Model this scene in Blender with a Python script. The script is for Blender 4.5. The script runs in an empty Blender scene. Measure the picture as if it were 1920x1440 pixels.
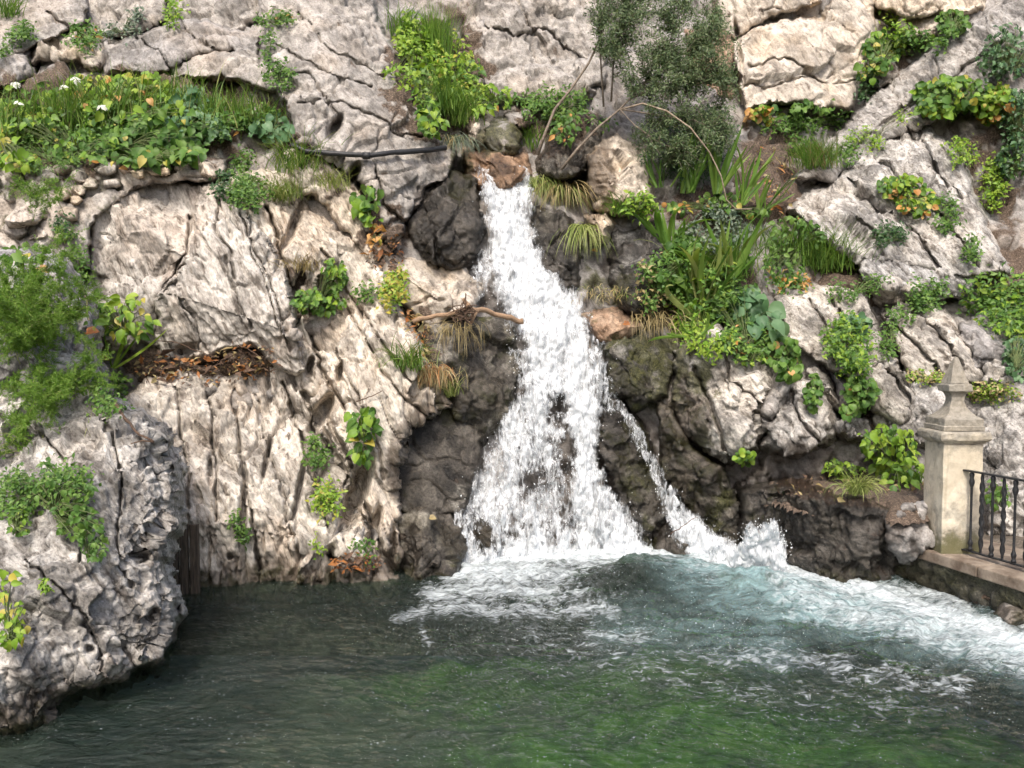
import bpy, math, random
import numpy as np
from mathutils import Vector, Matrix

SC = bpy.context.scene
COL = SC.collection
rng = np.random.default_rng(7)
random.seed(7)

# ---------------------------------------------------------------- camera
F = 1600.0            # focal length in photograph pixels (1920 wide)
CAMZ = 2.2            # eye height above the pool
PITCH = math.atan(80 / F)
CP, SP = math.cos(PITCH), math.sin(PITCH)
cam = bpy.data.cameras.new('camera')
cam.sensor_width = 36.0
cam.lens = 36.0 * F / 1920
cam.clip_end = 500
co = bpy.data.objects.new('camera', cam)
COL.objects.link(co)
co.location = (0, 0, CAMZ)
co.rotation_euler = (math.radians(90) - PITCH, 0, 0)
SC.camera = co

# ---------------------------------------------------------------- world, sun, exposure
SUN_DIR = Vector((-0.12, -0.78, 0.95)).normalized()      # towards the sun: high, behind the viewer's shoulder
world = bpy.data.worlds.new('World'); SC.world = world; world.use_nodes = True
wn = world.node_tree; wn.nodes.clear()
sky = wn.nodes.new('ShaderNodeTexSky'); sky.sky_type = 'NISHITA'; sky.sun_disc = False
sky.sun_elevation = math.asin(SUN_DIR.z)
sky.sun_rotation = math.atan2(SUN_DIR.x, SUN_DIR.y)
sky.air_density = 1.0; sky.dust_density = 5.0; sky.ozone_density = 1.0
bg = wn.nodes.new('ShaderNodeBackground'); bg.inputs[1].default_value = 0.15
wo = wn.nodes.new('ShaderNodeOutputWorld')
wn.links.new(sky.outputs[0], bg.inputs[0]); wn.links.new(bg.outputs[0], wo.inputs[0])
sl = bpy.data.lights.new('sun', 'SUN'); sl.energy = 2.0; sl.angle = math.radians(10); sl.color = (1, 0.95, 0.87)
so = bpy.data.objects.new('sun', sl); COL.objects.link(so)
so.rotation_euler = SUN_DIR.to_track_quat('Z', 'Y').to_euler()
so.location = (-6, -6, 14)
SC.view_settings.view_transform = 'Standard'
SC.view_settings.look = 'None'
SC.view_settings.exposure = 0.58
SC.view_settings.gamma = 1.0
SC.view_settings.use_curve_mapping = False
try:
    SC.cycles.max_bounces = 5; SC.cycles.diffuse_bounces = 2
    SC.cycles.use_adaptive_sampling = True; SC.cycles.adaptive_threshold = 0.03; SC.cycles.use_denoising = True; SC.cycles.glossy_bounces = 2
    SC.cycles.transparent_max_bounces = 12
    SC.cycles.caustics_reflective = False
    SC.cycles.caustics_refractive = False
except Exception:
    pass

# ---------------------------------------------------------------- noise (numpy)
_perm = np.random.default_rng(3).permutation(256).astype(np.int32)
_g = np.random.default_rng(4).normal(size=(256, 3)); _g /= np.linalg.norm(_g, axis=1)[:, None]
_g = _g.astype(np.float32)
_fp = np.random.default_rng(5).random((256, 3)).astype(np.float32)
def _h(ix, iy, iz):
    return _perm[(_perm[(_perm[ix & 255] + iy) & 255] + iz) & 255]
def perlin(Q):
    Q = np.asarray(Q, np.float32)
    i = np.floor(Q).astype(np.int32); f = Q - i
    w = f * f * f * (f * (f * 6 - 15) + 10)
    ix, iy, iz = i[..., 0], i[..., 1], i[..., 2]
    fx, fy, fz = f[..., 0], f[..., 1], f[..., 2]
    def c(dx, dy, dz):
        g = _g[_h(ix + dx, iy + dy, iz + dz)]
        return g[..., 0] * (fx - dx) + g[..., 1] * (fy - dy) + g[..., 2] * (fz - dz)
    wx, wy, wz = w[..., 0], w[..., 1], w[..., 2]
    a = c(0, 0, 0); a += wx * (c(1, 0, 0) - a)
    b = c(0, 1, 0); b += wx * (c(1, 1, 0) - b)
    a += wy * (b - a)
    d = c(0, 0, 1); d += wx * (c(1, 0, 1) - d)
    e = c(0, 1, 1); e += wx * (c(1, 1, 1) - e)
    d += wy * (e - d)
    return (a + wz * (d - a)) * 1.5
def fbm(Q, o=3, gain=0.5):
    s = 0; a = 1.0; Q = np.asarray(Q, np.float32)
    for k in range(o):
        s = s + a * perlin(Q + 17.3 * k); Q = Q * 2.03; a *= gain
    return s
def worley(Q):
    Q = np.asarray(Q, np.float32)
    i = np.floor(Q).astype(np.int32)
    f1 = np.full(Q.shape[:-1], 9.0, np.float32); f2 = f1.copy()
    for dx in (-1, 0, 1):
        for dy in (-1, 0, 1):
            for dz in (-1, 0, 1):
                c = i + np.array([dx, dy, dz], np.int32)
                p = c + _fp[_h(c[..., 0], c[..., 1], c[..., 2])]
                d = np.sqrt(((p - Q) ** 2).sum(-1))
                f2 = np.minimum(np.maximum(f1, d), f2); f1 = np.minimum(f1, d)
    return f1, f2
def fracture(Q):
    """stepped planes: every cell of stone breaks along a plane of its own"""
    Q = np.asarray(Q, np.float32); i = np.floor(Q).astype(np.int32)
    best = np.full(Q.shape[:-1], 9.0, np.float32); val = np.zeros_like(best)
    for dx in (-1, 0, 1):
        for dy in (-1, 0, 1):
            for dz in (-1, 0, 1):
                c = i + np.array([dx, dy, dz], np.int32); h = _h(c[..., 0], c[..., 1], c[..., 2])
                r = Q - (c + _fp[h]); d = (r * r).sum(-1); g = _g[(h * 7 + 3) & 255]
                t = (g * r).sum(-1) + g[..., 0] * .35
                k = d < best; best = np.where(k, d, best); val = np.where(k, t, val)
    return val
def sstep(a, b, x):
    t = np.clip((x - a) / (b - a), 0, 1); return t * t * (3 - 2 * t)
def fbm2(u, v, s, o=3, seed=0):
    return fbm(np.stack([np.asarray(u) * s, np.asarray(v) * s, np.zeros_like(np.asarray(u, np.float32)) + seed * 7.7], -1), o)

# ---------------------------------------------------------------- picture point at a distance -> world point
def at(u, v, d):
    u = np.asarray(u, float); v = np.asarray(v, float); d = np.asarray(d, float)
    xc = (u - 960) / F; yc = (720 - v) / F
    dy = CP + yc * SP; dz = -SP + yc * CP
    return np.stack([xc / dy * d, d + 0 * u, CAMZ + dz / dy * d], -1)
def on_water(u, v, z=0.0):
    yc = (720 - np.asarray(v, float)) / F
    t = (z - CAMZ) / (-SP + yc * CP)
    return at(u, v, t * (CP + yc * SP))

# ---------------------------------------------------------------- lie of the cliff: distances at control points
CTRL = np.array([
 (-320,1150,7.5),(0,1100,7.6),(320,1105,7.8),(600,1085,8.1),(850,1075,8.4),
 (-320,700,8.3),(0,700,8.3),(300,690,8.55),(520,690,8.6),(640,700,8.55),(790,700,8.85),
 (-320,400,8.9),(0,400,8.9),(300,400,9.0),(600,400,9.15),(800,400,9.6),
 (0,300,9.15),(300,290,9.2),(0,150,9.9),(300,130,10.0),(600,150,9.9),(750,200,10.0),(-320,150,9.9),
 (0,0,11),(300,0,11),(650,0,10.9),(-320,-450,12.3),(300,-450,12.8),
 (940,335,9.95),(950,450,9.65),(1000,600,9.3),(1050,800,9.05),(1050,950,8.9),(1050,1060,8.85),
 (880,900,8.75),(800,900,8.65),
 (940,270,10.3),(940,150,11.0),(950,0,11.8),(1000,-450,13.8),
 (1150,250,10.4),(1150,450,9.75),(1200,650,9.35),(1250,850,9.15),(1300,1050,9.0),
 (1350,330,10.2),(1300,450,9.7),(1500,250,11.4),(1450,100,12.0),(1500,0,12.4),
 (1400,600,9.35),(1400,800,9.05),(1450,880,8.95),(1480,1070,8.65),
 (1600,850,8.95),(1640,650,9.5),(1620,500,10.1),(1700,400,10.9),(1850,200,11.5),(1900,50,12.0),(1700,100,12.3),
 (1750,800,9.0),(1920,800,8.9),(1920,600,9.9),(1920,400,11.0),(1920,1000,8.4),(1720,1000,8.4),
 (2250,1050,7.7),(2250,600,9.6),(2250,200,11.7),(2250,-450,13.8)], float)
def _tps(r2): return r2 * np.log(r2 + 1e-9)
_cu, _cv, _cd = CTRL[:, 0] / 1000, CTRL[:, 1] / 1000, CTRL[:, 2]
_n = len(_cd)
_K = _tps((_cu[:, None] - _cu) ** 2 + (_cv[:, None] - _cv) ** 2) + np.eye(_n) * 0.004
_P = np.stack([np.ones(_n), _cu, _cv], 1)
_A = np.block([[_K, _P], [_P.T, np.zeros((3, 3))]])
_w = np.linalg.solve(_A, np.concatenate([_cd, np.zeros(3)]))
def D(u, v):
    u = np.asarray(u, float) / 1000; v = np.asarray(v, float) / 1000
    s = _w[_n] + _w[_n + 1] * u + _w[_n + 2] * v
    for k in range(_n):
        s = s + _w[k] * _tps((u - _cu[k]) ** 2 + (v - _cv[k]) ** 2)
    return s

# front-most surface seen so far, so that plants root on the rock they grow from
ZB_S = 4; ZU0, ZV0 = -330, -460
ZBUF = np.full((500, 660), 1e9)
def zput(u, v, d):
    iu = np.clip(((u - ZU0) / ZB_S).astype(int), 0, 659); iv = np.clip(((v - ZV0) / ZB_S).astype(int), 0, 499)
    np.minimum.at(ZBUF, (iv.ravel(), iu.ravel()), d.ravel())
def surf(u, v):
    iu = np.clip(((np.asarray(u) - ZU0) / ZB_S).astype(int), 0, 659); iv = np.clip(((np.asarray(v) - ZV0) / ZB_S).astype(int), 0, 499)
    return ZBUF[iv, iu]
def proj(Pw):
    x, y, z = Pw[..., 0], Pw[..., 1], Pw[..., 2] - CAMZ
    dep = y * CP - z * SP; up = y * SP + z * CP
    return 960 + F * x / dep, 720 - F * up / dep

# ---------------------------------------------------------------- object helpers
def tag(o, label=None, cat=None, group=None, kind=None):
    if label: o['label'] = label
    if cat: o['category'] = cat
    if group: o['group'] = group
    if kind: o['kind'] = kind
    return o
def mesh_np(name, V, faces, mat, smooth=True, attrs=None):
    V = np.ascontiguousarray(V, np.float32).reshape(-1, 3)
    faces = np.asarray(faces, np.int32)
    me = bpy.data.meshes.new(name)
    nf, k = faces.shape
    me.vertices.add(len(V)); me.vertices.foreach_set('co', V.ravel())
    me.loops.add(nf * k); me.loops.foreach_set('vertex_index', faces.ravel())
    me.polygons.add(nf); me.polygons.foreach_set('loop_start', np.arange(nf, dtype=np.int32) * k)
    if smooth: me.polygons.foreach_set('use_smooth', np.ones(nf, bool))
    if attrs:
        for an, arr in attrs.items():
            if arr.ndim == 2:
                a = me.attributes.new(an, 'FLOAT_COLOR', 'POINT'); a.data.foreach_set('color', np.ascontiguousarray(arr, np.float32).ravel())
            else:
                a = me.attributes.new(an, 'FLOAT', 'POINT'); a.data.foreach_set('value', np.ascontiguousarray(arr, np.float32).ravel())
    me.update(calc_edges=True); me.validate()
    if mat: me.materials.append(mat)
    return me
def link(name, me, parent=None, loc=None):
    o = bpy.data.objects.new(name, me); COL.objects.link(o)
    if parent: o.parent = parent
    if loc is not None: o.location = loc
    return o
def empty(name, loc):
    o = bpy.data.objects.new(name, None); o.empty_display_size = 0.1
    COL.objects.link(o); o.location = tuple(float(c) for c in loc)
    return o
class MB:
    """collects polygons, then builds them as one mesh object"""
    def __init__(s): s.v = []; s.f = []
    def add(s, verts, faces):
        b = len(s.v); s.v += [tuple(map(float, p)) for p in verts]; s.f += [tuple(i + b for i in f) for f in faces]
    def box(s, lo, hi, M=None):
        x0, y0, z0 = lo; x1, y1, z1 = hi
        p = [Vector(q) for q in ((x0,y0,z0),(x1,y0,z0),(x1,y1,z0),(x0,y1,z0),(x0,y0,z1),(x1,y0,z1),(x1,y1,z1),(x0,y1,z1))]
        if M: p = [M @ q for q in p]
        s.add(p, [(3,2,1,0),(4,5,6,7),(0,1,5,4),(1,2,6,5),(2,3,7,6),(3,0,4,7)])
    def tube(s, pts, rad, n=6, cap=True):
        pts = [Vector(p) for p in pts]; m = len(pts)
        if not hasattr(rad, '__len__'): rad = [rad] * m
        rings = []; ref = Vector((0.3, 0.9, 0.2)).normalized()
        for i, p in enumerate(pts):
            t = (pts[min(i + 1, m - 1)] - pts[max(i - 1, 0)]).normalized()
            a = t.cross(ref)
            if a.length < 1e-3: a = t.cross(Vector((1, 0, 0)))
            a.normalize(); b = t.cross(a)
            rings += [p + (a * math.cos(2 * math.pi * k / n) + b * math.sin(2 * math.pi * k / n)) * rad[i] for k in range(n)]
        fs = [(i*n+k, i*n+(k+1) % n, (i+1)*n+(k+1) % n, (i+1)*n+k) for i in range(m-1) for k in range(n)]
        if cap: fs += [tuple(range(n))[::-1], tuple(range((m-1)*n, m*n))]
        s.add(rings, fs)
    def build(s, name, mat, parent=None, smooth=False, bevel=0, origin=None):
        v = s.v
        if origin is not None: v = [(p[0]-origin[0], p[1]-origin[1], p[2]-origin[2]) for p in v]
        me = bpy.data.meshes.new(name); me.from_pydata(v, [], s.f)
        if smooth: me.polygons.foreach_set('use_smooth', [True] * len(me.polygons))
        me.materials.append(mat); me.update()
        o = link(name, me, parent)
        if bevel:
            m = o.modifiers.new('edge', 'BEVEL'); m.width = bevel; m.segments = 2; m.limit_method = 'ANGLE'
        return o

# ---------------------------------------------------------------- materials
def newmat(name):
    m = bpy.data.materials.new(name); m.use_nodes = True
    nt = m.node_tree; nt.nodes.clear()
    out = nt.nodes.new('ShaderNodeOutputMaterial')
    N = lambda t, **k: _mk(nt, t, k)
    return m, nt, out, N
def _mk(nt, t, k):
    n = nt.nodes.new('ShaderNode' + t)
    for a, b in k.items():
        if a.startswith('i_'):
            key = a[2:]
            key = int(key) if key.isdigit() else key
            sock = n.inputs[key]
            if hasattr(b, 'links') or isinstance(b, bpy.types.NodeSocket): nt.links.new(b, sock)
            else: sock.default_value = b
        else: setattr(n, a, b)
    return n
def ramp(N, fac, stops, interp='LINEAR'):
    r = N('ValToRGB', i_0=fac); r.color_ramp.interpolation = interp
    e = r.color_ramp.elements
    while len(e) < len(stops): e.new(0.5)
    for el, (p, c) in zip(e, stops):
        el.position = p; el.color = (c, c, c, 1) if not hasattr(c, '__len__') else (*c, 1)
    return r.outputs[0]
def mixc(N, fac, a, b, mode='MIX'):
    n = N('Mix', data_type='RGBA', blend_type=mode)
    nt = n.id_data
    for sock, val in ((n.inputs[0], fac), (n.inputs[6], a), (n.inputs[7], b)):
        if isinstance(val, bpy.types.NodeSocket): nt.links.new(val, sock)
        elif hasattr(val, '__len__'): sock.default_value = (*val, 1)
        else: sock.default_value = val
    return n.outputs[2]
def math_(N, op, a, b=0.0, clamp=False):
    return N('Math', operation=op, use_clamp=clamp, i_0=a, i_1=b).outputs[0]
def noise(N, vec, scale, detail=4, rough=0.55, dist=0.0):
    return N('TexNoise', i_Vector=vec, i_Scale=scale, i_Detail=detail, i_Roughness=rough, i_Distortion=dist).outputs[0]

def rock_material(name, light, mid, dark, ochre, spk=0.5, och=0.35, stretch=None, bump=1.0):
    m, nt, out, N = newmat(name)
    pos = N('NewGeometry').outputs['Position']
    if stretch:
        mp = N('Mapping', vector_type='TEXTURE', i_Vector=pos); mp.inputs['Rotation'].default_value = (0, stretch[0], 0); mp.inputs['Scale'].default_value = (1, 1, stretch[1]); sv = mp.outputs[0]
    else: sv = pos
    sep = N('SeparateColor', i_0=N('Attribute', attribute_name='mask').outputs['Color'])
    wf, mf, sf = sep.outputs[0], sep.outputs[1], sep.outputs[2]
    sp2 = N('SeparateColor', i_0=N('Attribute', attribute_name='tone').outputs['Color'])
    big, lich, spotr = sp2.outputs[0], sp2.outputs[1], sp2.outputs[2]
    med = noise(N, sv, 4.2, 6, 0.70)
    fine = noise(N, sv, 52.0, 3, 0.75)
    ms = N('Mapping', vector_type='TEXTURE', i_Vector=pos); ms.inputs['Rotation'].default_value = (0, (stretch or (-0.5, 1))[0], 0); ms.inputs['Scale'].default_value = (1, 1, 7.0)
    streak = noise(N, ms.outputs[0], 17.0, 3, 0.6)
    oi = N('ObjectInfo').outputs['Random']
    c = ramp(N, med, [(0.34, dark), (0.46, mid), (0.62, light)])
    c = mixc(N, math_(N, 'MULTIPLY', big, och), c, ochre)
    c = mixc(N, math_(N, 'MULTIPLY', lich, 1.1 * spk), c, tuple(x * 0.36 for x in mid))
    c = mixc(N, 0.85 if stretch else 0.6, c, mixc(N, 1.0, c, ramp(N, streak, [(0.33, (0.24, 0.21, 0.185)), (0.43, (0.80, 0.78, 0.76)), (0.52, 1.0), (0.68, 1.2)]), 'MULTIPLY'))
    f2 = ramp(N, fine, [(0.34, 0.42), (0.50, 1.0), (0.68, 1.35)])
    c = mixc(N, min(1, spk * 1.35), c, mixc(N, 1.0, c, f2, 'MULTIPLY'))
    c = mixc(N, 1.0, c, ramp(N, oi, [(0.0, (0.80, 0.80, 0.82)), (0.5, (1.0, 0.98, 0.96)), (1.0, (1.10, 1.05, 0.98))]), 'MULTIPLY')
    vor = N('TexVoronoi', i_Vector=pos, i_Scale=42.0); vor.feature = 'F1'
    spots = math_(N, 'MULTIPLY', ramp(N, vor.outputs['Distance'], [(0.12, 1.0), (0.3, 0.0)]), spotr)
    c = mixc(N, math_(N, 'MULTIPLY', spots, 0.45 * spk), c, (0.68, 0.66, 0.60))
    soilc = ramp(N, fine, [(0.35, (0.045, 0.033, 0.025)), (0.55, (0.12, 0.088, 0.066)), (0.70, (0.28, 0.21, 0.16))])
    c = mixc(N, sf, c, soilc)
    mossc = ramp(N, fine, [(0.35, (0.022, 0.026, 0.008)), (0.6, (0.085, 0.085, 0.025)), (0.75, (0.18, 0.17, 0.06))])
    c = mixc(N, math_(N, 'MULTIPLY', mf, 0.8), c, mossc)
    c = mixc(N, wf, c, mixc(N, 1.0, c, (0.36, 0.338, 0.32), 'MULTIPLY'))
    b = N('BsdfPrincipled', i_0=c)
    rg = ramp(N, wf, [(0.0, 0.92), (1.0, 0.30)])
    nt.links.new(rg, b.inputs['Roughness'])
    b.inputs['Specular IOR Level'].default_value = 0.35
    h = math_(N, 'ADD', math_(N, 'MULTIPLY', med, 0.45), math_(N, 'ADD', math_(N, 'MULTIPLY', fine, 0.45), math_(N, 'MULTIPLY', streak, 0.4)))
    bp = N('Bump', i_Strength=0.85 * bump, i_Distance=0.04, i_Height=h)
    nt.links.new(bp.outputs[0], b.inputs['Normal'])
    nt.links.new(b.outputs[0], out.inputs[0])
    return m
MAT = {}
MAT['grey'] = rock_material('limestone_grey', (0.48, 0.455, 0.43), (0.335, 0.318, 0.30), (0.17, 0.16, 0.152), (0.47, 0.38, 0.29), 0.42, 0.28, None, 0.55)
MAT['pale'] = rock_material('limestone_pale', (0.71, 0.67, 0.61), (0.53, 0.492, 0.442), (0.25, 0.222, 0.197), (0.55, 0.43, 0.325), 0.45, 0.32, (-0.40, 3.0), 0.75)
MAT['lichen'] = rock_material('limestone_lichen', (0.60, 0.585, 0.56), (0.36, 0.348, 0.332), (0.13, 0.122, 0.115), (0.48, 0.41, 0.33), 0.58, 0.22, (-0.6, 1.6), 0.8)
MAT['strata'] = rock_material('limestone_strata', (0.58, 0.555, 0.52), (0.38, 0.362, 0.34), (0.16, 0.15, 0.142), (0.50, 0.43, 0.35), 0.5, 0.22, (-0.75, 3.0))
MAT['sun'] = rock_material('limestone_cream', (0.72, 0.655, 0.57), (0.55, 0.49, 0.415), (0.30, 0.26, 0.22), (0.62, 0.45, 0.27), 0.40, 0.42, None, 0.6)
MAT['dark'] = rock_material('limestone_dark', (0.33, 0.318, 0.292), (0.128, 0.121, 0.109), (0.032, 0.03, 0.028), (0.17, 0.152, 0.10), 0.65, 0.35)
MAT['rust'] = rock_material('limestone_rust', (0.50, 0.38, 0.29), (0.33, 0.22, 0.15), (0.13, 0.08, 0.05), (0.40, 0.25, 0.15), 0.5, 0.5)

# ---------------------------------------------------------------- stains: wet rock, moss, soil (picture-plane ellipses u, v, ru, rv, strength)
WET = [(830,400,55,60,.95),(800,860,75,110,.95),(870,800,50,110,.8),(905,690,60,90,.6),(1040,470,40,60,.75),(1150,480,45,50,.5),(1080,860,120,220,.9),(1190,880,60,130,.75),
       (1290,880,60,150,.8),(1120,330,45,90,.75),(1060,290,45,40,.6),(930,300,70,60,.5),(1480,900,90,70,.85),(1560,1010,140,90,.9),(1460,880,120,50,.7),(820,1010,90,70,.7),
       (1230,760,60,60,.5),(1210,480,40,60,.6),(850,330,45,40,.6),(1650,860,60,40,.6),(700,1060,60,40,.5),(930,560,40,90,.5),(880,560,40,60,.35)]
MOSS = [(1180,700,70,80,.75),(1270,700,60,90,.7),(1310,900,70,110,.6),(1190,860,50,100,.55),(850,700,60,80,.45),(935,265,50,25,.9),(860,330,25,50,.7),(1140,540,60,40,.6),(1260,560,60,90,.55),
        (60,350,160,30,.45),(1750,1075,60,50,.55),(1300,760,60,70,.5),(830,760,50,40,.5),(1400,940,80,60,.4),(330,1060,40,30,.3)]
SOIL = [(390,680,150,32,.95),(470,665,60,40,.9),(1600,915,130,30,1.0),(1690,930,60,25,1.0),(1440,310,60,70,.95),(1480,380,60,30,.9),(1590,510,70,30,.9),(740,430,25,70,.6),(690,420,25,50,.6),
        (790,640,25,70,.6),(1340,390,120,40,.8),(200,230,300,90,1.0),(820,150,90,120,.9),(1040,240,70,60,.8),(1740,130,120,60,.5),(1880,520,60,60,.9),(1860,360,60,120,.6),(640,1050,90,30,.5),(560,560,40,60,.5),(1330,560,110,80,.9),(100,640,90,60,.7),(1660,700,60,60,.4),(1560,640,60,60,.4),(1640,780,60,60,.6),(560,300,40,60,.5)]
def stain(lst, u, v):
    s = np.zeros(np.shape(u))
    for (a, b, ra, rb, k) in lst:
        r = ((u - a) / ra) ** 2 + ((v - b) / rb) ** 2
        s = np.maximum(s, k * np.clip(1.35 - 0.75 * r, 0, 1))
    return s
def masks(u, v, Pw, wet0=0, moss0=0, soil0=0):
    P3 = np.asarray(Pw, np.float32); z = Pw[..., 2]
    n1 = fbm(P3 * 3.1, 4, .62); n2 = fbm(P3 * 5.3 + 40, 4, .65); n3 = fbm(P3 * 4.1 + 80, 4, .65)
    w = np.maximum(stain(WET, u, v), 0.95 * np.clip(1 - (z - 0.08) / 0.26, 0, 1))
    w = sstep(.38, .62, np.maximum(w, wet0) + .42 * n1)
    mo = sstep(.42, .75, np.maximum(np.maximum(stain(MOSS, u, v), moss0), .6 * np.clip(1 - (z - .05) / .3, 0, 1)) + .5 * n2)
    so_ = sstep(.42, .6, np.maximum(stain(SOIL, u, v), soil0) + .55 * n3) if soil0 >= 0 else 0 * w
    tone = np.stack([sstep(-.1, .5, fbm(P3 * 1.3 + 7, 3)), sstep(.10, .32, fbm(P3 * 2.6 + 23, 6, .72)), sstep(-.1, .35, fbm(P3 * 2.3 + 51, 2)), np.ones_like(w)], -1)
    return np.stack([w, mo, so_, np.ones_like(w)], -1), tone

# ---------------------------------------------------------------- relief of each kind of rock (metres, along the normal)
def relief(Pw, style, seed):
    S = np.array([seed * 3.7, seed * 1.3, seed * 2.1], np.float32)
    P3 = np.asarray(Pw, np.float32)
    if style in ('karst', 'karst2', 'strata'):
        ang = {'karst': 0.42, 'karst2': 0.10, 'strata': 0.75}[style]
        ax = np.array([math.sin(ang), 0, -math.cos(ang)], np.float32); bx = np.array([math.cos(ang), 0, math.sin(ang)], np.float32)
        wob = 0.045 * fbm(P3 * 1.3 + S, 2)
        al = P3 @ ax; ac = P3 @ bx + wob; y = P3[..., 1]
        def st(k, e): return np.stack([ac * k, y * k, al * k / e], -1)
        kk = {'karst': 1.0, 'karst2': 1.35, 'strata': 1.0}[style]
        warp = 0.18 * fbm(P3 * 4 + S, 2)[..., None]
        d = kk * (0.12 * fracture(st(1.3, 3.6) + S + warp) + 0.032 * fracture(st(4.2, 3.2) + S + 3 + warp) + 0.014 * fracture(st(9.5, 2.4) + S + 6))
        reg = sstep(-0.3, 0.3, fbm(P3 * 0.9 + S + 2, 2)); reg2 = sstep(-0.25, 0.25, fbm(P3 * 1.9 + S + 61, 2))
        d -= kk * 0.09 * np.clip(1 - np.abs(perlin(st(2.6, 9.0) + S)) / .06, 0, 1) * (0.15 + 0.85 * reg)
        d -= kk * 0.06 * np.clip(1 - np.abs(perlin(st(6.0, 8.0) + S + 5)) / .085, 0, 1) * reg2
        d += kk * 0.022 * (np.abs(perlin(st(15, 4.0) + S + 9)) - 0.25)
        f1, f2 = worley(st(9.0, 2.6) + S)
        d -= 0.16 * np.clip(0.34 - f1, 0, 1) * sstep(0.1, 0.4, fbm(P3 * 1.6 + S + 31, 2))
        d += 0.05 * fbm(P3 * 1.3 + S, 2) + 0.010 * fbm(P3 * 18 + S, 3)
        return d
    if style == 'smooth':
        d = 0.05 * fbm(P3 * 1.1 + S, 2) + 0.008 * fbm(P3 * 4 + S, 2) - 0.02 * (1 - np.abs(perlin(P3 * 2.2 + S + 8))) ** 8 + 0.008 * fbm(P3 * 13 + S, 3)
        d -= 0.02 * (1 - np.abs(perlin(P3 * np.array([5, 5, 2.2], np.float32) + S + 3))) ** 14
        f1, f2 = worley(P3 * np.array([1.7, 1.7, 2.4], np.float32) + S + 0.35 * fbm(P3 * 1.6, 3)[..., None])
        d -= 0.07 * np.clip(1 - (f2 - f1) / 0.05, 0, 1) * sstep(-.05, .2, perlin(P3 * 1.1 + S + 6))
        d += 0.075 * fracture(P3 * 1.5 + S + 0.3 * fbm(P3 * 2, 2)[..., None]) + 0.014 * fracture(P3 * 3.6 + S + 0.3 * fbm(P3 * 5, 2)[..., None])
        return d
    # blocky boulders
    fr = 0.12 * fracture(P3 * 2.0 + S + 0.25 * fbm(P3 * 3, 2)[..., None]) + 0.04 * fracture(P3 * 5.0 + S + 0.3 * fbm(P3 * 6, 2)[..., None])
    d = 0.04 * fbm(P3 * 1.8 + S, 2) + 0.025 * (np.abs(perlin(P3 * 4.2 + S + 4)) - 0.3) + 0.018 * (np.abs(perlin(P3 * 9 + S + 14)) - 0.3) + 0.014 * fbm(P3 * 20 + S, 3)
    f1, f2 = worley(P3 * 2.6 + S)
    d -= 0.05 * np.clip(1 - (f2 - f1) / 0.09, 0, 1) * sstep(0, 0.3, perlin(P3 * 1.4 + S))
    d = d + fr
    if style == 'rough':
        f1, f2 = worley(P3 * 8.5 + S)
        d += 0.03 * (f1 - 0.5) - 0.10 * np.clip(0.33 - f1, 0, 1) * sstep(-.1, .3, perlin(P3 * 2.2 + S + 7))
        d += 0.02 * (np.abs(perlin(P3 * 15 + S)) - 0.3)
    return d

def sdist(U, Vv, poly):
    p = np.asarray(poly, float); q = np.roll(p, -1, 0)
    best = np.full(U.shape, 1e9); ins = np.zeros(U.shape, bool)
    for (ax, ay), (bx, by) in zip(p, q):
        ex, ey = bx - ax, by - ay; L = ex * ex + ey * ey + 1e-9
        t = np.clip(((U - ax) * ex + (Vv - ay) * ey) / L, 0, 1)
        best = np.minimum(best, np.hypot(U - ax - t * ex, Vv - ay - t * ey))
        ins ^= ((ay > Vv) != (by > Vv)) & (U < (bx - ax) * (Vv - ay) / (by - ay + 1e-12) + ax)
    return np.where(ins, best, -best)

PITS = [(628,240,16,34,-.45,.35),(664,325,13,26,-.4,.45),(690,370,14,20,0,.2),(604,775,20,60,-.5,.45),(665,930,26,95,-.35,.5),(700,990,16,60,-.35,.35),(640,700,10,26,-.3,.25),(585,690,10,26,-.4,.25),
        (455,960,10,90,-.1,.3),(395,880,8,40,0,.22),(500,860,7,60,-.2,.25),(560,920,8,70,-.2,.25),(620,1040,18,30,0,.3),(345,660,26,16,.2,.2),(440,670,60,18,.1,.25),(60,380,30,30,0,.0),
        (280,1065,12,8,0,.0),(430,1045,8,8,0,.2),(270,1045,12,14,0,.2),(165,1215,10,8,0,.15),(290,1150,12,16,0,.12),(230,1225,42,18,-.5,.12),(735,1030,8,60,-.15,.3),(545,440,12,90,-.35,.3),(560,540,10,60,-.3,.25),(820,470,6,40,.1,.15),
        (1385,85,7,60,.15,.4),(1565,140,8,30,-.3,.12),(1535,25,6,20,-.2,.2)]
def pits(U, Vv):
    d = np.zeros(U.shape)
    for (a, b, ra, rb, an, k) in PITS:
        if k == 0: continue
        x = U - a; y = Vv - b; c, s = math.cos(an), math.sin(an)
        r = np.hypot((x * c - y * s * 1) / ra, (x * s + y * c) / rb)
        d = np.maximum(d, k * (1 - sstep(0.25, 1.0, r)))
    return d

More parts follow.
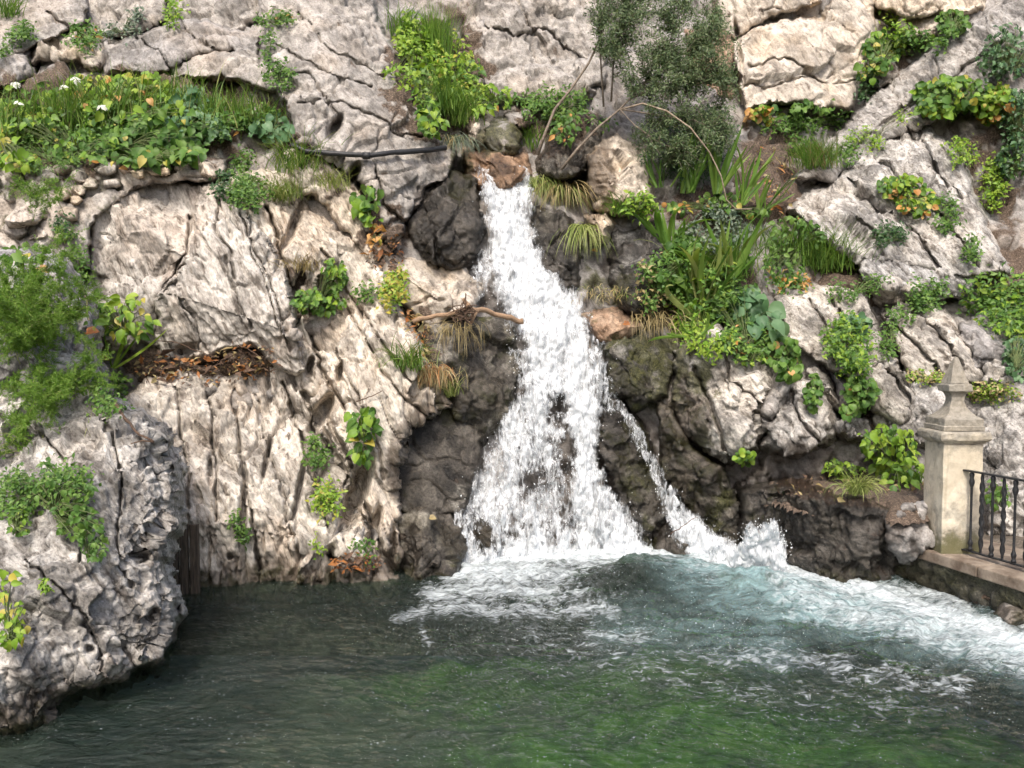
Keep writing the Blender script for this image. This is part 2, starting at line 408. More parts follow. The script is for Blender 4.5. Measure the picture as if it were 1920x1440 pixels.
CRACKS = [  # long fissures: half width, depth, path
 (6,.26,[(500,392),(522,450),(548,530),(572,605),(604,690),(646,770)]),(4,.14,[(602,472),(650,540),(694,612),(764,724)]),(4,.14,[(452,404),(482,470),(520,560),(536,620)]),
 (8,.34,[(600,760),(648,858),(690,960),(738,1078)]),(6,.26,[(572,738),(618,830),(660,932),(704,1020)]),(5,.22,[(440,730),(452,860),(470,960),(484,1076)]),
 (4,.14,[(356,404),(350,470),(322,520),(300,548)]),(4,.12,[(412,372),(404,430),(430,470),(440,520)]),(3,.10,[(330,560),(362,604),(372,660)]),(5,.20,[(528,716),(556,800),(590,900),(612,990)]),
 (4,.16,[(388,716),(398,800),(408,900),(402,980)]),(4,.14,[(330,720),(340,800),(352,900),(350,1000)]),(3,.10,[(470,460),(500,540),(520,600),(540,660)]),(3,.10,[(420,480),(440,560),(470,620)]),
 (3,.10,[(640,560),(690,650),(740,740),(800,780)]),(3,.10,[(620,640),(660,720),(700,800),(720,900)]),(3,.09,[(480,740),(500,830),(530,930),(560,1060)]),
 (3,.09,[(486,60),(560,110),(650,150),(700,160)]),(3,.10,[(340,42),(380,90),(412,100)]),(3,.08,[(560,20),(620,100),(720,140)]),(3,.08,[(560,200),(640,190),(740,250),(830,260)]),(3,.08,[(500,130),(580,140),(640,220)]),
 (4,.14,[(700,320),(720,380),(760,420)]),(3,.10,[(240,60),(300,100),(320,130)]),(4,.14,[(90,20),(140,60),(200,90)]),
 (4,.14,[(1660,590),(1712,640),(1764,704)]),(4,.14,[(1700,566),(1750,620),(1806,694)]),(5,.18,[(1560,556),(1600,610),(1646,690),(1694,756)]),(4,.14,[(1520,560),(1560,640),(1600,700)]),
 (5,.18,[(1592,334),(1650,390),(1704,424),(1760,502)]),(5,.16,[(1640,300),(1700,350),(1762,402),(1834,502)]),(4,.14,[(1700,240),(1760,310),(1800,380)]),(4,.12,[(1600,420),(1640,440),(1660,490)]),
 (4,.14,[(1640,260),(1720,190),(1800,130),(1900,70)]),(4,.12,[(1580,300),(1660,230),(1740,170)]),
 (5,.16,[(1300,690),(1330,760),(1372,850)]),(4,.14,[(1350,640),(1380,720),(1440,790)]),(4,.14,[(1480,730),(1500,790),(1540,840)]),(3,.10,[(1404,120),(1470,110),(1540,150),(1610,150)]),(3,.10,[(1380,150),(1440,160),(1520,140)]),
 (4,.14,[(900,40),(960,70),(1020,60),(1100,110)]),(4,.12,[(960,-20),(990,50),(1040,120)]),(4,.14,[(60,800),(120,860),(160,960),(150,1060)]),(4,.12,[(200,800),(230,900),(220,1010),(250,1100)]),(4,.12,[(40,1040),(110,1110),(170,1180),(200,1260)])]
def cracks(U, Vv):
    d = np.zeros(U.shape); lo = (U.min(), Vv.min()); hi = (U.max(), Vv.max())
    ju = 5 * fbm2(U, Vv, .03, 3, 41); jv = 5 * fbm2(U, Vv, .03, 3, 42); wn_ = .65 + .9 * np.abs(fbm2(U, Vv, .02, 2, 43))
    for (w, dep, path) in CRACKS:
        p = np.array(path)
        if p[:, 0].max() < lo[0] - 9 or p[:, 0].min() > hi[0] + 9 or p[:, 1].max() < lo[1] - 9 or p[:, 1].min() > hi[1] + 9: continue
        best = np.full(U.shape, 99.0)
        for (ax, ay), (bx, by) in zip(path[:-1], path[1:]):
            ex, ey = bx - ax, by - ay; L = ex * ex + ey * ey
            t = np.clip(((U + ju - ax) * ex + (Vv + jv - ay) * ey) / L, 0, 1)
            best = np.minimum(best, np.hypot(U + ju - ax - t * ex, Vv + jv - ay - t * ey))
        d = np.maximum(d, dep * np.clip(1.15 - best / (w * wn_), 0, 1))
    return d

def grid_faces(nv, nu, keep):
    idx = np.arange(nv * nu).reshape(nv, nu)
    q = np.stack([idx[:-1, :-1], idx[1:, :-1], idx[1:, 1:], idx[:-1, 1:]], -1)
    k = keep[:-1, :-1] & keep[1:, :-1] & keep[1:, 1:] & keep[:-1, 1:]
    return q[k]
def compact(V, faces, *extra):
    used = np.unique(faces); mp = np.full(len(V), -1, np.int64); mp[used] = np.arange(len(used))
    return (V[used], mp[faces]) + tuple(e[used] for e in extra)
def normals(Pw):
    du = np.gradient(Pw, axis=1); dv = np.gradient(Pw, axis=0)
    n = np.cross(dv, du); n /= np.linalg.norm(n, axis=-1)[..., None] + 1e-12
    s = np.sign(-(n * (Pw - np.array([0, 0, CAMZ]))).sum(-1)); s[s == 0] = 1
    return n * s[..., None]

def rock(name, label, poly, t=0.3, rnd=40, style='block', mat='grey', tilt=(0, 0), step=2.45, dfun=None, facets=6, seed=None, cat='rock', wet0=0, moss0=0, soil0=0, kind=None, parent=None, back=0.5, rough=9, amp=1.0, put=True, grow=4, lip=None):
    poly = np.asarray(poly, float)
    seed = (abs(hash((round(poly[:, 0].sum()), round(poly[:, 1].sum())))) % 97) if seed is None else seed
    mg = 26
    u0, v0 = poly.min(0) - mg; u1, v1 = poly.max(0) + mg
    U, Vv = np.meshgrid(np.arange(u0, u1 + step, step), np.arange(v0, v1 + step, step))
    sd = sdist(U, Vv, poly)
    if mat == 'pale' and style != 'block': grow = grow + 6
    sd = sd + grow + rough * fbm2(U, Vv, 0.022, 3, seed) + rough * 0.35 * fbm2(U, Vv, 0.08, 2, seed + 3)
    cx, cy = (u0 + u1) / 2, (v0 + v1) / 2; w, h = (u1 - u0) / 2, (v1 - v0) / 2
    s = np.clip(sd / rnd, 0, 1)
    if lip is None: lip = .72 if style in ('karst', 'karst2', 'smooth', 'strata') else .4
    prof = np.clip(sd / 5, 0, 1) * lip + (1 - lip) * np.sqrt(1 - (1 - s) ** 2)
    r = np.random.default_rng(seed + 11)
    if facets:
        f = np.full(U.shape, 1.0)
        for k in range(facets):
            a = r.uniform(0, 2 * math.pi); sl_ = r.uniform(0.45, 1.2)
            f = np.minimum(f, 1.05 + r.uniform(-.1, .2) - sl_ * np.maximum(0, ((U - cx) / w * math.cos(a) + (Vv - cy) / h * math.sin(a)) + r.uniform(-.3, .2)))
        prof = prof * np.clip(f, 0.25, 1.1)
    base = (dfun or D)(U, Vv)
    d = base - t * prof + tilt[0] * (U - cx) / w + tilt[1] * (Vv - cy) / h
    out_ = np.clip(-sd, 0, None)
    d = d + out_ / 16.0 * back
    cut = pits(U, Vv)
    if parent is None and w > 40: cut = np.maximum(cut, cracks(U, Vv))
    cut = cut * np.clip(sd / 4, 0, 1)
    Pw = at(U, Vv, d)
    n = normals(Pw)
    ed = np.clip(sd / 14, 0.15, 1)
    Pw = Pw + n * (relief(Pw, style, seed) * ed * amp)[..., None]
    vd = Pw - np.array([0, 0, CAMZ]); Pw = Pw + vd / np.linalg.norm(vd, axis=-1)[..., None] * cut[..., None]      # fissures and holes sink straight into the face
    keep = sd > -18
    fc = grid_faces(*U.shape, keep)
    mk, tn = masks(U, Vv, Pw, wet0, moss0, soil0)
    V, fc, mk, tn = compact(Pw.reshape(-1, 3), fc, mk.reshape(-1, 4), tn.reshape(-1, 4))
    if put:
        k2 = sd > 2
        pu, pv = proj(Pw[k2]); zput(pu, pv, Pw[k2][:, 1])
    org = V.mean(0); org[2] = V[:, 2].min()
    ploc = np.array(parent.location) if parent else np.zeros(3)
    me = mesh_np(name, V - org, fc, MAT[mat], smooth=False, attrs={'mask': mk, 'tone': tn})
    o = link(name, me, parent, loc=org - ploc)
    if parent is None: tag(o, label, None if kind else cat, None, kind)
    return o
# ================================================================ the cliff behind everything
def build_cliff():
    step = 5.2
    U, Vv = np.meshgrid(np.arange(-320, 2245, step), np.arange(-450, 1230, step))
    d = D(U, Vv) + 0.05 + pits(U, Vv) * 0.6 + cracks(U, Vv)
    Pw = at(U, Vv, d); n = normals(Pw)
    Pw = Pw + n * (relief(Pw, 'rough', 1) * 1.1 + 0.10 * fbm(Pw * 0.9, 2))[..., None]
    mk, tn = masks(U, Vv, Pw)
    zput(U, Vv, Pw[..., 1])
    me = mesh_np('cliff', Pw.reshape(-1, 3), grid_faces(*U.shape, np.ones(U.shape, bool)), MAT['grey'], smooth=False, attrs={'mask': mk.reshape(-1, 4), 'tone': tn.reshape(-1, 4)})
    tag(link('cliff', me), 'weathered limestone cliff behind the waterfall and its boulders', kind='structure')
build_cliff()

# ================================================================ rocks one can tell apart
R = rock
# --- the slabs above the grassy bank
R('rock', 'broad grey slab at the top corner above the white flowers', [(-120,-140),(150,-140),(160,40),(75,80),(20,112),(-120,130)], .35, 40, 'smooth', 'grey')
R('rock', 'square grey block beside the fern tuft at the top of the slope', [(158,-120),(322,-120),(312,38),(250,66),(168,58)], .3, 30, 'smooth', 'grey')
R('rock', 'dull grey block under the top edge beside the cracked slab', [(318,-120),(480,-120),(500,20),(440,55),(380,38),(322,30)], .3, 30, 'block', 'grey')
R('rock', 'wide flat-faced slab rising straight behind the grassy bank', [(196,92),(262,66),(335,38),(392,44),(440,62),(486,62),(484,104),(430,100),(380,98),(330,122),(290,140),(205,132)], .38, 30, 'smooth', 'grey', tilt=(0,.05))
R('rock', 'long low ledge rock just above the tips of the tall grass', [(322,120),(400,93),(470,96),(520,120),(540,170),(470,160),(428,140),(330,146)], .34, 26, 'smooth', 'grey')
R('rock', 'small tawny stone wedged between slabs near the top corner', [(70,75),(150,55),(195,95),(190,120),(120,110),(60,118)], .2, 24, 'block', 'sun')
R('rock', 'pale stone peeping out at the edge beside the white flowers', [(-100,100),(50,104),(60,140),(0,160),(-100,160)], .25, 24, 'block', 'grey')
R('rock', 'huge smooth grey slab sloping down to the black hose', [(470,-140),(650,-140),(690,-10),(724,70),(762,150),(832,236),(858,300),(840,345),(800,352),(768,420),(735,470),(705,440),(676,350),(600,300),(556,270),(540,205),(512,140),(490,60)], .55, 70, 'smooth', 'grey', tilt=(.05,.1), facets=0, step=2.6)
R('rock', 'grey flank slab beneath the hose where the leafy arum roots', [(540,290),(600,296),(660,335),(690,400),(716,470),(700,500),(660,440),(620,380),(560,340)], .3, 40, 'karst', 'pale', facets=0)
# --- beside the chute
R('rock', 'glistening black wet rock hugging the upper chute', [(778,362),(850,318),(888,340),(906,420),(900,480),(860,505),(800,490),(764,440)], .5, 40, 'block', 'dark', wet0=.85)
R('rock', 'brown rounded rock directly below the black wet rock', [(722,478),(800,488),(872,500),(905,545),(880,590),(800,606),(744,560),(712,510)], .42, 40, 'smooth', 'sun', wet0=.15)
R('rock', 'dark streaked rock under the driftwood branch', [(792,612),(880,592),(962,612),(970,690),(955,770),(905,830),(850,790),(800,700)], .42, 45, 'block', 'dark', moss0=.35)
R('rock', 'flat dark wet face like a stained wall beside the fall', [(762,800),(836,764),(905,815),(890,900),(868,962),(800,975),(742,960),(736,880)], .3, 30, 'smooth', 'dark', wet0=.6, facets=0, amp=.5)
R('rock', 'squat flat-topped block in the pool at the foot of the dark wet face', [(742,968),(800,954),(862,958),(872,1010),(866,1060),(846,1100),(742,1110)], .62, 22, 'block', 'dark', tilt=(0,-.1), wet0=.3)
# --- the pale fluted cliff
R('rock', 'round pinkish boulder tucked under the masonry lip', [(176,408),(226,372),(290,345),(352,346),(392,372),(366,420),(352,486),(300,520),(236,520),(172,500)], .45, 70, 'smooth', 'pale', facets=3)
R('rock', 'pale block under the round pinkish boulder', [(168,505),(240,522),(306,520),(345,500),(330,540),(292,560),(284,640),(210,650),(166,600)], .34, 40, 'smooth', 'pale')
R('rock', 'great cream fluted face with dark slits above the litter ledge', [(376,352),(415,352),(452,392),(500,456),(540,540),(556,620),(560,690),(524,680),(470,640),(400,664),(312,668),(290,632),(296,560),(350,500),(366,425)], .6, 60, 'karst', 'pale', facets=3, tilt=(-.06,0), soil0=-1)
R('rock', 'grooved leaning slab between the small fern and the great cream face', [(470,330),(556,335),(620,390),(660,440),(610,500),(560,590),(545,530),(506,450),(452,386),(440,340)], .34, 40, 'karst', 'pale', facets=2)
R('rock', 'long pale diagonal slab running down to the waterline', [(640,440),(700,476),(736,570),(800,690),(846,760),(770,796),(742,880),(746,1000),(742,1110),(690,1110),(672,960),(622,830),(570,730),(556,640),(566,590),(612,505)], .55, 55, 'karst', 'pale', facets=2, soil0=-1)
R('rock', 'wide fluted cliff foot rising from the still water', [(236,760),(300,700),(340,690),(420,712),(470,694),(540,690),(572,735),(624,835),(672,960),(694,1120),(330,1130),(300,960),(240,840)], .58, 50, 'karst2', 'pale', facets=2, tilt=(0,-.05), soil0=-1)
R('rock', 'narrow dark rib of rock at the waterline beside the squat block', [(660,930),(706,980),(736,1060),(738,1115),(655,1115),(640,1020)], .5, 20, 'karst', 'grey', facets=2)

# --- big boulder standing in the pool close to the viewer
def d_front(u, v):
    d0 = 5.35 + (1250 - v) * 0.0021 + (u - 150) * 0.0011
    return d0 + 0.0009 * np.clip(v - 1240, 0, None) * 2
R('boulder', 'great rough grey boulder overhanging the pool below the asparagus bush', [(-160,760),(40,740),(170,716),(232,772),(300,815),(326,880),(332,960),(308,1030),(312,1100),(328,1150),(300,1235),(236,1272),(150,1290),(96,1330),(40,1352),(-160,1375)], .7, 110, 'rough', 'lichen', facets=5, dfun=d_front, back=.9, step=2.6, cat='boulder', soil0=-1, tilt=(0,-.12), rough=14)
R('boulder', 'rounded pitted boulder behind the asparagus bush', [(-160,490),(60,492),(118,506),(156,560),(168,630),(186,720),(120,790),(-160,800)], .5, 90, 'rough', 'lichen', facets=3, dfun=lambda u, v: d_front(u, v) + .35, back=.9, cat='boulder', soil0=-1)
R('rock', 'low jagged rock toe awash at the bottom corner', [(-160,1235),(20,1225),(62,1250),(90,1300),(88,1345),(30,1372),(-160,1385)], .45, 40, 'rough', 'lichen', dfun=lambda u, v: d_front(u, v) - .28, back=.6, soil0=-1, wet0=.2)

# --- above and beside the top of the fall
R('rock', 'rough grey wall of rock behind the top of the fall', [(862,-140),(1120,-140),(1140,40),(1130,150),(1060,170),(990,162),(900,150),(866,60)], .45, 40, 'block', 'grey', step=2.6)
R('rock', 'low shoulder of grey rock above the leafy gully', [(900,120),(960,105),(1050,130),(1110,170),(1060,205),(980,190),(925,180)], .35, 30, 'block', 'grey')
R('rock', 'rusty brown ledge the water pours over', [(872,285),(930,282),(985,292),(992,330),(960,352),(900,352),(876,330)], .42, 20, 'block', 'rust', wet0=.2)
R('rock', 'mossy green stone above the rusty ledge', [(905,232),(960,226),(982,258),(974,290),(924,290),(904,268)], .42, 18, 'block', 'grey', moss0=.75)
R('rock', 'small buff stone at the head of the fall beside the grass fringe', [(872,215),(908,206),(920,240),(908,285),(880,270)], .4, 16, 'block', 'sun')
R('rock', 'small mauve-grey stone perched over the mossy stone', [(948,212),(992,205),(1004,232),(980,246),(950,240)], .46, 14, 'block', 'grey')
R('rock', 'dark tilted boulder leaning over the head of the fall', [(1006,296),(1040,250),(1080,205),(1122,224),(1120,270),(1098,325),(1050,336),(1016,322)], .5, 30, 'block', 'dark', wet0=.1)
R('rock', 'tall buff boulder between the dark gap and the iris fan', [(1108,270),(1160,258),(1206,282),(1218,340),(1206,392),(1150,402),(1112,392),(1102,330)], .5, 40, 'block', 'sun')
R('rock', 'small upright grey block under the tall buff boulder', [(1100,408),(1136,398),(1148,425),(1136,452),(1110,450)], .45, 14, 'block', 'sun')
R('rock', 'dark rounded rock splashed by the chute below the hanging grass', [(1004,392),(1050,396),(1082,440),(1090,520),(1060,556),(1024,526),(1004,450)], .4, 30, 'block', 'dark', wet0=.7)
R('rock', 'dark wet rock behind the drooping grass beside the irises', [(1150,440),(1230,420),(1250,500),(1230,600),(1180,590),(1146,520)], .3, 30, 'block', 'dark', wet0=.6)
R('rock', 'tan stones ledge beside the middle of the fall', [(1090,590),(1160,580),(1200,610),(1180,640),(1120,640)], .36, 18, 'block', 'rust', moss0=.2)
R('rock', 'mossy brown rock bulging beside the middle of the fall', [(1130,636),(1220,620),(1262,680),(1250,740),(1196,770),(1140,736)], .42, 35, 'block', 'dark', moss0=.7)
R('rock', 'mottled mossy ramp between the fall and the thin side stream', [(1126,742),(1166,746),(1210,812),(1240,890),(1256,985),(1226,1050),(1168,960),(1124,850)], .34, 40, 'rough', 'dark', moss0=.35, wet0=.45)
R('rock', 'dark wet stone parting the fall at its foot', [(884,972),(940,968),(948,1030),(936,1060),(884,1056)], .3, 18, 'block', 'dark', wet0=.8)
R('rock', 'brown stone in the foam between the fall and the side stream', [(1216,1000),(1262,982),(1304,1006),(1310,1050),(1220,1060)], .42, 18, 'block', 'dark', wet0=.5)

# --- boulders under the irises
R('boulder', 'big angular grey boulder under the iris clump', [(1270,660),(1345,610),(1376,640),(1440,678),(1466,720),(1448,770),(1420,840),(1360,866),(1300,836),(1262,760)], .62, 40, 'block', 'lichen', facets=8, cat='boulder', moss0=.15, soil0=-1)
R('boulder', 'dark mossy boulder leaning over the thin side stream', [(1232,752),(1262,764),(1300,840),(1350,880),(1390,950),(1392,1030),(1330,1010),(1280,960),(1244,860)], .52, 40, 'block', 'dark', facets=7, cat='boulder', moss0=.5, wet0=.2)
R('boulder', 'smooth grey wedge boulder beside the big angular one', [(1450,760),(1484,720),(1532,716),(1566,790),(1560,830),(1500,856),(1440,852),(1422,836)], .58, 36, 'block', 'lichen', facets=7, cat='boulder', soil0=-1)
R('rock', 'thin upright slab wedged between two grey boulders', [(1456,690),(1490,690),(1486,730),(1450,790),(1424,835),(1430,780)], .5, 14, 'block', 'grey', soil0=-1)
R('rock', 'narrow pointed stone leaning among the ivy sprigs', [(1508,688),(1530,690),(1572,740),(1588,770),(1546,768),(1520,730)], .55, 16, 'block', 'lichen', soil0=-1)
R('rock', 'small tilted stone next to the pointed one', [(1560,700),(1594,716),(1604,750),(1582,770)], .5, 14, 'block', 'grey', soil0=-1)
R('rock', 'pair-split flat stone above the bright green bramble', [(1560,800),(1600,778),(1640,790),(1634,816),(1590,828)], .5, 12, 'block', 'lichen', soil0=-1)
R('rock', 'tall humped outcrop beside the round herb cushion', [(1456,560),(1520,545),(1572,536),(1626,560),(1646,620),(1690,690),(1716,750),(1690,790),(1640,770),(1600,716),(1540,680),(1476,640)], .55, 50, 'strata', 'lichen', facets=5, soil0=-1)
R('rock', 'striped diagonal slab directly behind the finial', [(1656,590),(1712,560),(1770,580),(1810,640),(1850,706),(1842,726),(1770,724),(1706,700),(1684,650)], .5, 45, 'strata', 'strata', facets=3, soil0=-1)
R('boulder', 'rounded boulder just behind the pillar cap', [(1686,726),(1740,712),(1790,728),(1800,790),(1740,830),(1670,820),(1640,780)], .5, 40, 'block', 'lichen', cat='boulder', soil0=-1)
R('boulder', 'shadowed boulder below the hanging ivy at the picture edge', [(1800,606),(1850,588),(1906,612),(1918,650),(1880,690),(1830,690),(1806,650)], .55, 30, 'block', 'grey', cat='boulder', soil0=-1)
R('rock', 'small pale rock at the end of the mossy strip', [(1836,660),(1870,664),(1900,706),(1880,730),(1844,726)], .45, 16, 'strata', 'strata', soil0=-1)
R('rock', 'massive dark-flecked rock behind the iron railing', [(1826,760),(1900,744),(2120,740),(2120,1040),(1850,1010),(1836,880)], .5, 50, 'rough', 'lichen', soil0=-1, moss0=.1)
R('rock', 'low stones heaped at the foot of the pillar', [(1652,970),(1700,950),(1738,946),(1745,1040),(1690,1050),(1660,1010)], .25, 16, 'rough', 'grey', dfun=lambda u, v: 7.66 + 0 * u, soil0=-1, wet0=.1)
R('rock', 'black wet rock under the earth ledge', [(1396,925),(1480,918),(1560,932),(1640,944),(1700,960),(1720,1110),(1600,1120),(1470,1110),(1400,1040)], .24, 30, 'rough', 'dark', wet0=.75, dfun=lambda u, v: 8.60 - np.clip((u - 1390) / 220, 0, 1) * .86, facets=3, lip=.7)
# --- upper right
R('rock', 'large sunlit cream block with a chipped ochre top', [(1380,84),(1440,48),(1500,34),(1546,44),(1560,0),(1630,-30),(1640,60),(1616,160),(1592,206),(1500,192),(1404,200),(1386,150)], .6, 40, 'smooth', 'sun', facets=4)
R('rock', 'cream block resting above the large sunlit block', [(1345,-140),(1560,-140),(1536,0),(1470,26),(1378,66),(1350,40)], .5, 30, 'smooth', 'sun')
R('rock', 'pale ledge above the nasturtiums at the top edge', [(1650,-140),(1850,-140),(1836,10),(1790,22),(1700,28),(1648,10)], .5, 30, 'smooth', 'sun')
R('rock', 'small brown block between the two green tufts at the top', [(1686,38),(1752,30),(1764,52),(1740,78),(1696,76)], .35, 14, 'block', 'sun')
R('rock', 'small orange-stained rock behind the grey shrub', [(1290,60),(1350,52),(1376,90),(1370,180),(1310,170)], .4, 24, 'block', 'rust')
R('rock', 'long grey ridge with dry thatch sloping up to the corner', [(1500,330),(1560,262),(1620,190),(1720,112),(1800,52),(1880,10),(2120,-60),(2120,150),(1900,190),(1780,200),(1720,240),(1640,290),(1560,340)], .5, 60, 'strata', 'strata', facets=3, soil0=-1)
R('rock', 'broad grey rock carrying the orange and yellow nasturtium', [(1560,340),(1640,270),(1716,214),(1770,262),(1812,330),(1852,430),(1886,510),(1800,520),(1720,500),(1610,490),(1540,440),(1476,392)], .65, 60, 'strata', 'lichen', facets=4, soil0=-1)
R('rock', 'mottled grey rock lump above the outcrop and the grass tuft', [(1600,440),(1680,420),(1790,450),(1850,500),(1800,560),(1700,560),(1610,520)], .55, 40, 'strata', 'lichen', soil0=-1)
R('rock', 'small buff rock under the round-leaved clump at the ridge', [(1620,120),(1672,112),(1690,150),(1640,172)], .4, 18, 'block', 'grey')
# small loose stones
for (u, v, r_, lb, m_) in [(1668,536,17,'white chunk of stone lying on the dry grass path','pale'),(1712,545,14,'white cube of stone beside the flat pale stone','pale'),(1690,560,16,'flat pale stone at the edge of the dry grass path','pale'),
                      (1650,560,13,'small pale stone half hidden by herbs on the path','pale'),(1858,1128,24,'wet brown stone in the foam under the coping','rust'),(1908,1160,24,'pale grey stone at the waterline by the picture edge','lichen'),(1884,1112,13,'small stone above the pale grey waterline stone','grey')]:
    poly = [(u + r_ * (1 + .25 * math.sin(k * 2.7 + u)) * math.cos(k * math.pi / 4), v + .8 * r_ * (1 + .2 * math.cos(k * 3.1 + v)) * math.sin(k * math.pi / 4)) for k in range(8)]
    dd = float(np.median(surf(u + np.array([-8, 0, 8]), v + np.array([0, 4, 0])))) if v < 1000 else (float(on_water(u, v + r_ * .8)[1]) + .12)
    R('stone', lb, poly, .16, r_ * .7, 'block', m_, dfun=lambda a, b, dd=dd: dd + 0 * a, step=1.7, rough=2.5, amp=.4, back=.15, cat='stone', soil0=-1)

# ================================================================ masonry under the grassy bank
def masonry():
    root = empty('masonry_wall', at(200, 400, 8.7))
    tag(root, 'mortared rubble wall holding up the grassy bank', 'wall')
    R('mortar', None, [(-120,300),(60,300),(240,300),(400,292),(424,300),(420,340),(360,342),(290,342),(226,368),(170,420),(165,500),(60,520),(-120,520)], .3, 20, 'smooth', 'grey', parent=root, moss0=.3, facets=0, soil0=.1)
    st = [(30,335,18,12),(62,352,16,14),(120,318,24,10),(150,330,18,13),(95,335,16,11),(200,316,22,11),(250,325,26,13),(300,320,24,12),(345,312,24,14),(390,318,22,18),(20,368,16,12),(120,365,18,12),(85,400,18,12),(140,375,14,12),(130,400,20,14),(30,430,30,14),(70,440,18,14),(120,440,22,14),(148,355,16,12),(170,345,16,12),(60,478,26,14),(120,480,22,16),(210,345,18,10),(-20,340,20,14),(-30,450,26,18)]
    for (u, v, a, b) in st:
        poly = [(u + a * (1 + .22 * math.sin(k * 2.3 + u)) * math.cos(k * math.pi / 4), v + b * (1 + .22 * math.cos(k * 1.9 + v)) * math.sin(k * math.pi / 4)) for k in range(8)]
        R('stone', None, poly, .40, b * .8, 'block', ('pale', 'grey', 'sun')[(u + v) % 3], parent=root, step=2.6, rough=3, amp=.35, back=.1, facets=4, soil0=-1)
masonry()
R('stone', 'loose round-ended stone lying in the dark hole of the rubble wall', [(8,412),(30,388),(64,374),(86,392),(84,410),(60,424),(30,434),(12,430)], .62, 20, 'block', 'pale', cat='stone', step=2.0, rough=3, amp=.5, facets=4, soil0=-1)

# ================================================================ earth ledges
def ledge(name, label, poly, z, slope, mat='grey', th=.02):
    """a near-level sheet of soil given by its outline in the picture"""
    poly = np.asarray(poly, float)
    u0, v0 = poly.min(0) - 20; u1, v1 = poly.max(0) + 20
    U, Vv = np.meshgrid(np.arange(u0, u1, 2.5), np.arange(v0, v1, 2.0))
    sd = sdist(U, Vv, poly) + 5 * fbm2(U, Vv, .03, 2)
    Pw = on_water(U, Vv, z) if slope is None else slope(U, Vv)
    Pw = Pw + normals(Pw) * ((.035 if slope is None else .05) * fbm(Pw * 4, 3) + .018 * np.abs(fbm(Pw * 16, 2)) - np.clip((3 if slope is None else 14) - sd, 0, None) * .012)[..., None]
    fc = grid_faces(*U.shape, sd > -10)
    mk = np.stack([0 * U, 0 * U, 1 + 0 * U, 1 + 0 * U], -1)
    zput(U[sd > 0], Vv[sd > 0], Pw[..., 1][sd > 0])
    V, fc, mk = compact(Pw.reshape(-1, 3), fc, mk.reshape(-1, 4))
    tag(link(name, mesh_np(name, V, fc, MAT[mat], attrs={'mask': mk, 'tone': mk * 0})), label, kind='structure')
ledge('earth_ledge', 'bare brown earth ledge in front of the pillar', [(1440,900),(1500,888),(1600,890),(1735,905),(1740,946),(1690,948),(1600,936),(1500,925),(1440,915)], .74, None)
ledge('litter_ledge', 'ledge of dry leaf litter below the great cream face', [(236,712),(270,676),(310,662),(345,674),(396,684),(418,652),(470,644),(520,664),(512,690),(450,704),(430,692),(396,706),(340,694),(300,716)], None, lambda U, Vv: at(U, Vv, 8.46 - (Vv - 650) * .0016))
ledge('path', 'trodden earth path between irises and ridge', [(1400,300),(1440,262),(1500,262),(1478,330),(1500,360),(1480,392),(1420,400),(1340,398),(1330,380),(1420,365)], None, lambda U, Vv: at(U, Vv, D(U, Vv) - .12))
ledge('slope_path', 'dry grassy path above the humped outcrop', [(1560,496),(1640,500),(1700,522),(1680,548),(1600,545),(1540,540)], None, lambda U, Vv: at(U, Vv, D(U, Vv) - .16))
# ================================================================ water
def stroke(U, Vv, pts, soft=0.6):
    """strength of a painted-out path of (u, v, half width, strength) points"""
    best = np.zeros(U.shape)
    for (a, b, w0, s0), (c, d_, w1, s1) in zip(pts[:-1], pts[1:]):
        ex, ey = c - a, d_ - b; L = ex * ex + ey * ey + 1e-9
        t = np.clip(((U - a) * ex + (Vv - b) * ey) / L, 0, 1)
        dist = np.hypot(U - a - t * ex, Vv - b - t * ey); w = w0 + t * (w1 - w0); s = s0 + t * (s1 - s0)
        best = np.maximum(best, s * np.clip((1 - dist / w) / soft, 0, 1))
    return best
FOAM = [[(860,1052,34,1),(1000,1050,40,1),(1240,1044,30,1)],[(850,1080,34,.95),(960,1088,40,.8),(1070,1092,26,.55)],[(815,1115,30,.62),(960,1112,30,.66),(1100,1130,26,.5)],
        [(730,1160,18,.42),(860,1140,24,.55),(1000,1152,24,.5),(1160,1158,16,.42)],[(790,1180,30,.38),(800,1215,20,.35)],[(1090,1195,20,.36),(1200,1200,24,.36)],[(1090,1085,24,.5),(1170,1075,26,.42),(1250,1085,26,.4),(1330,1105,26,.45)],
        [(1300,1046,34,1),(1420,1062,48,1.15),(1500,1086,42,1.05),(1620,1112,36,.9)],[(1600,1110,36,.9),(1740,1152,42,.8),(1860,1192,44,.85),(2200,1300,60,.8)],[(1480,1130,50,.5),(1640,1160,46,.55),(1800,1215,40,.6),(1920,1250,40,.6)],
        [(1690,1108,14,.6),(1760,1122,16,.7),(1830,1150,18,.7)],[(1280,1235,30,.3),(1500,1240,40,.36),(1800,1300,50,.36)],[(1000,1200,60,.26),(1350,1300,80,.26),(1700,1330,60,.24)]]
AER = [[(1190,1062,30,.4),(1290,1080,50,1),(1400,1100,60,1.2),(1540,1130,60,1),(1700,1175,50,.8),(1900,1230,50,.6),(2200,1310,60,.5)],[(1150,1190,40,.25),(1300,1180,50,.3),(1450,1200,60,.35)]]
GREEN = [(1480,1430,520,130,1.1),(1100,1470,300,90,.7),(1000,1290,330,70,.6),(1250,1250,250,60,.5),(1750,1430,300,120,.9),(800,1330,150,40,.25)]
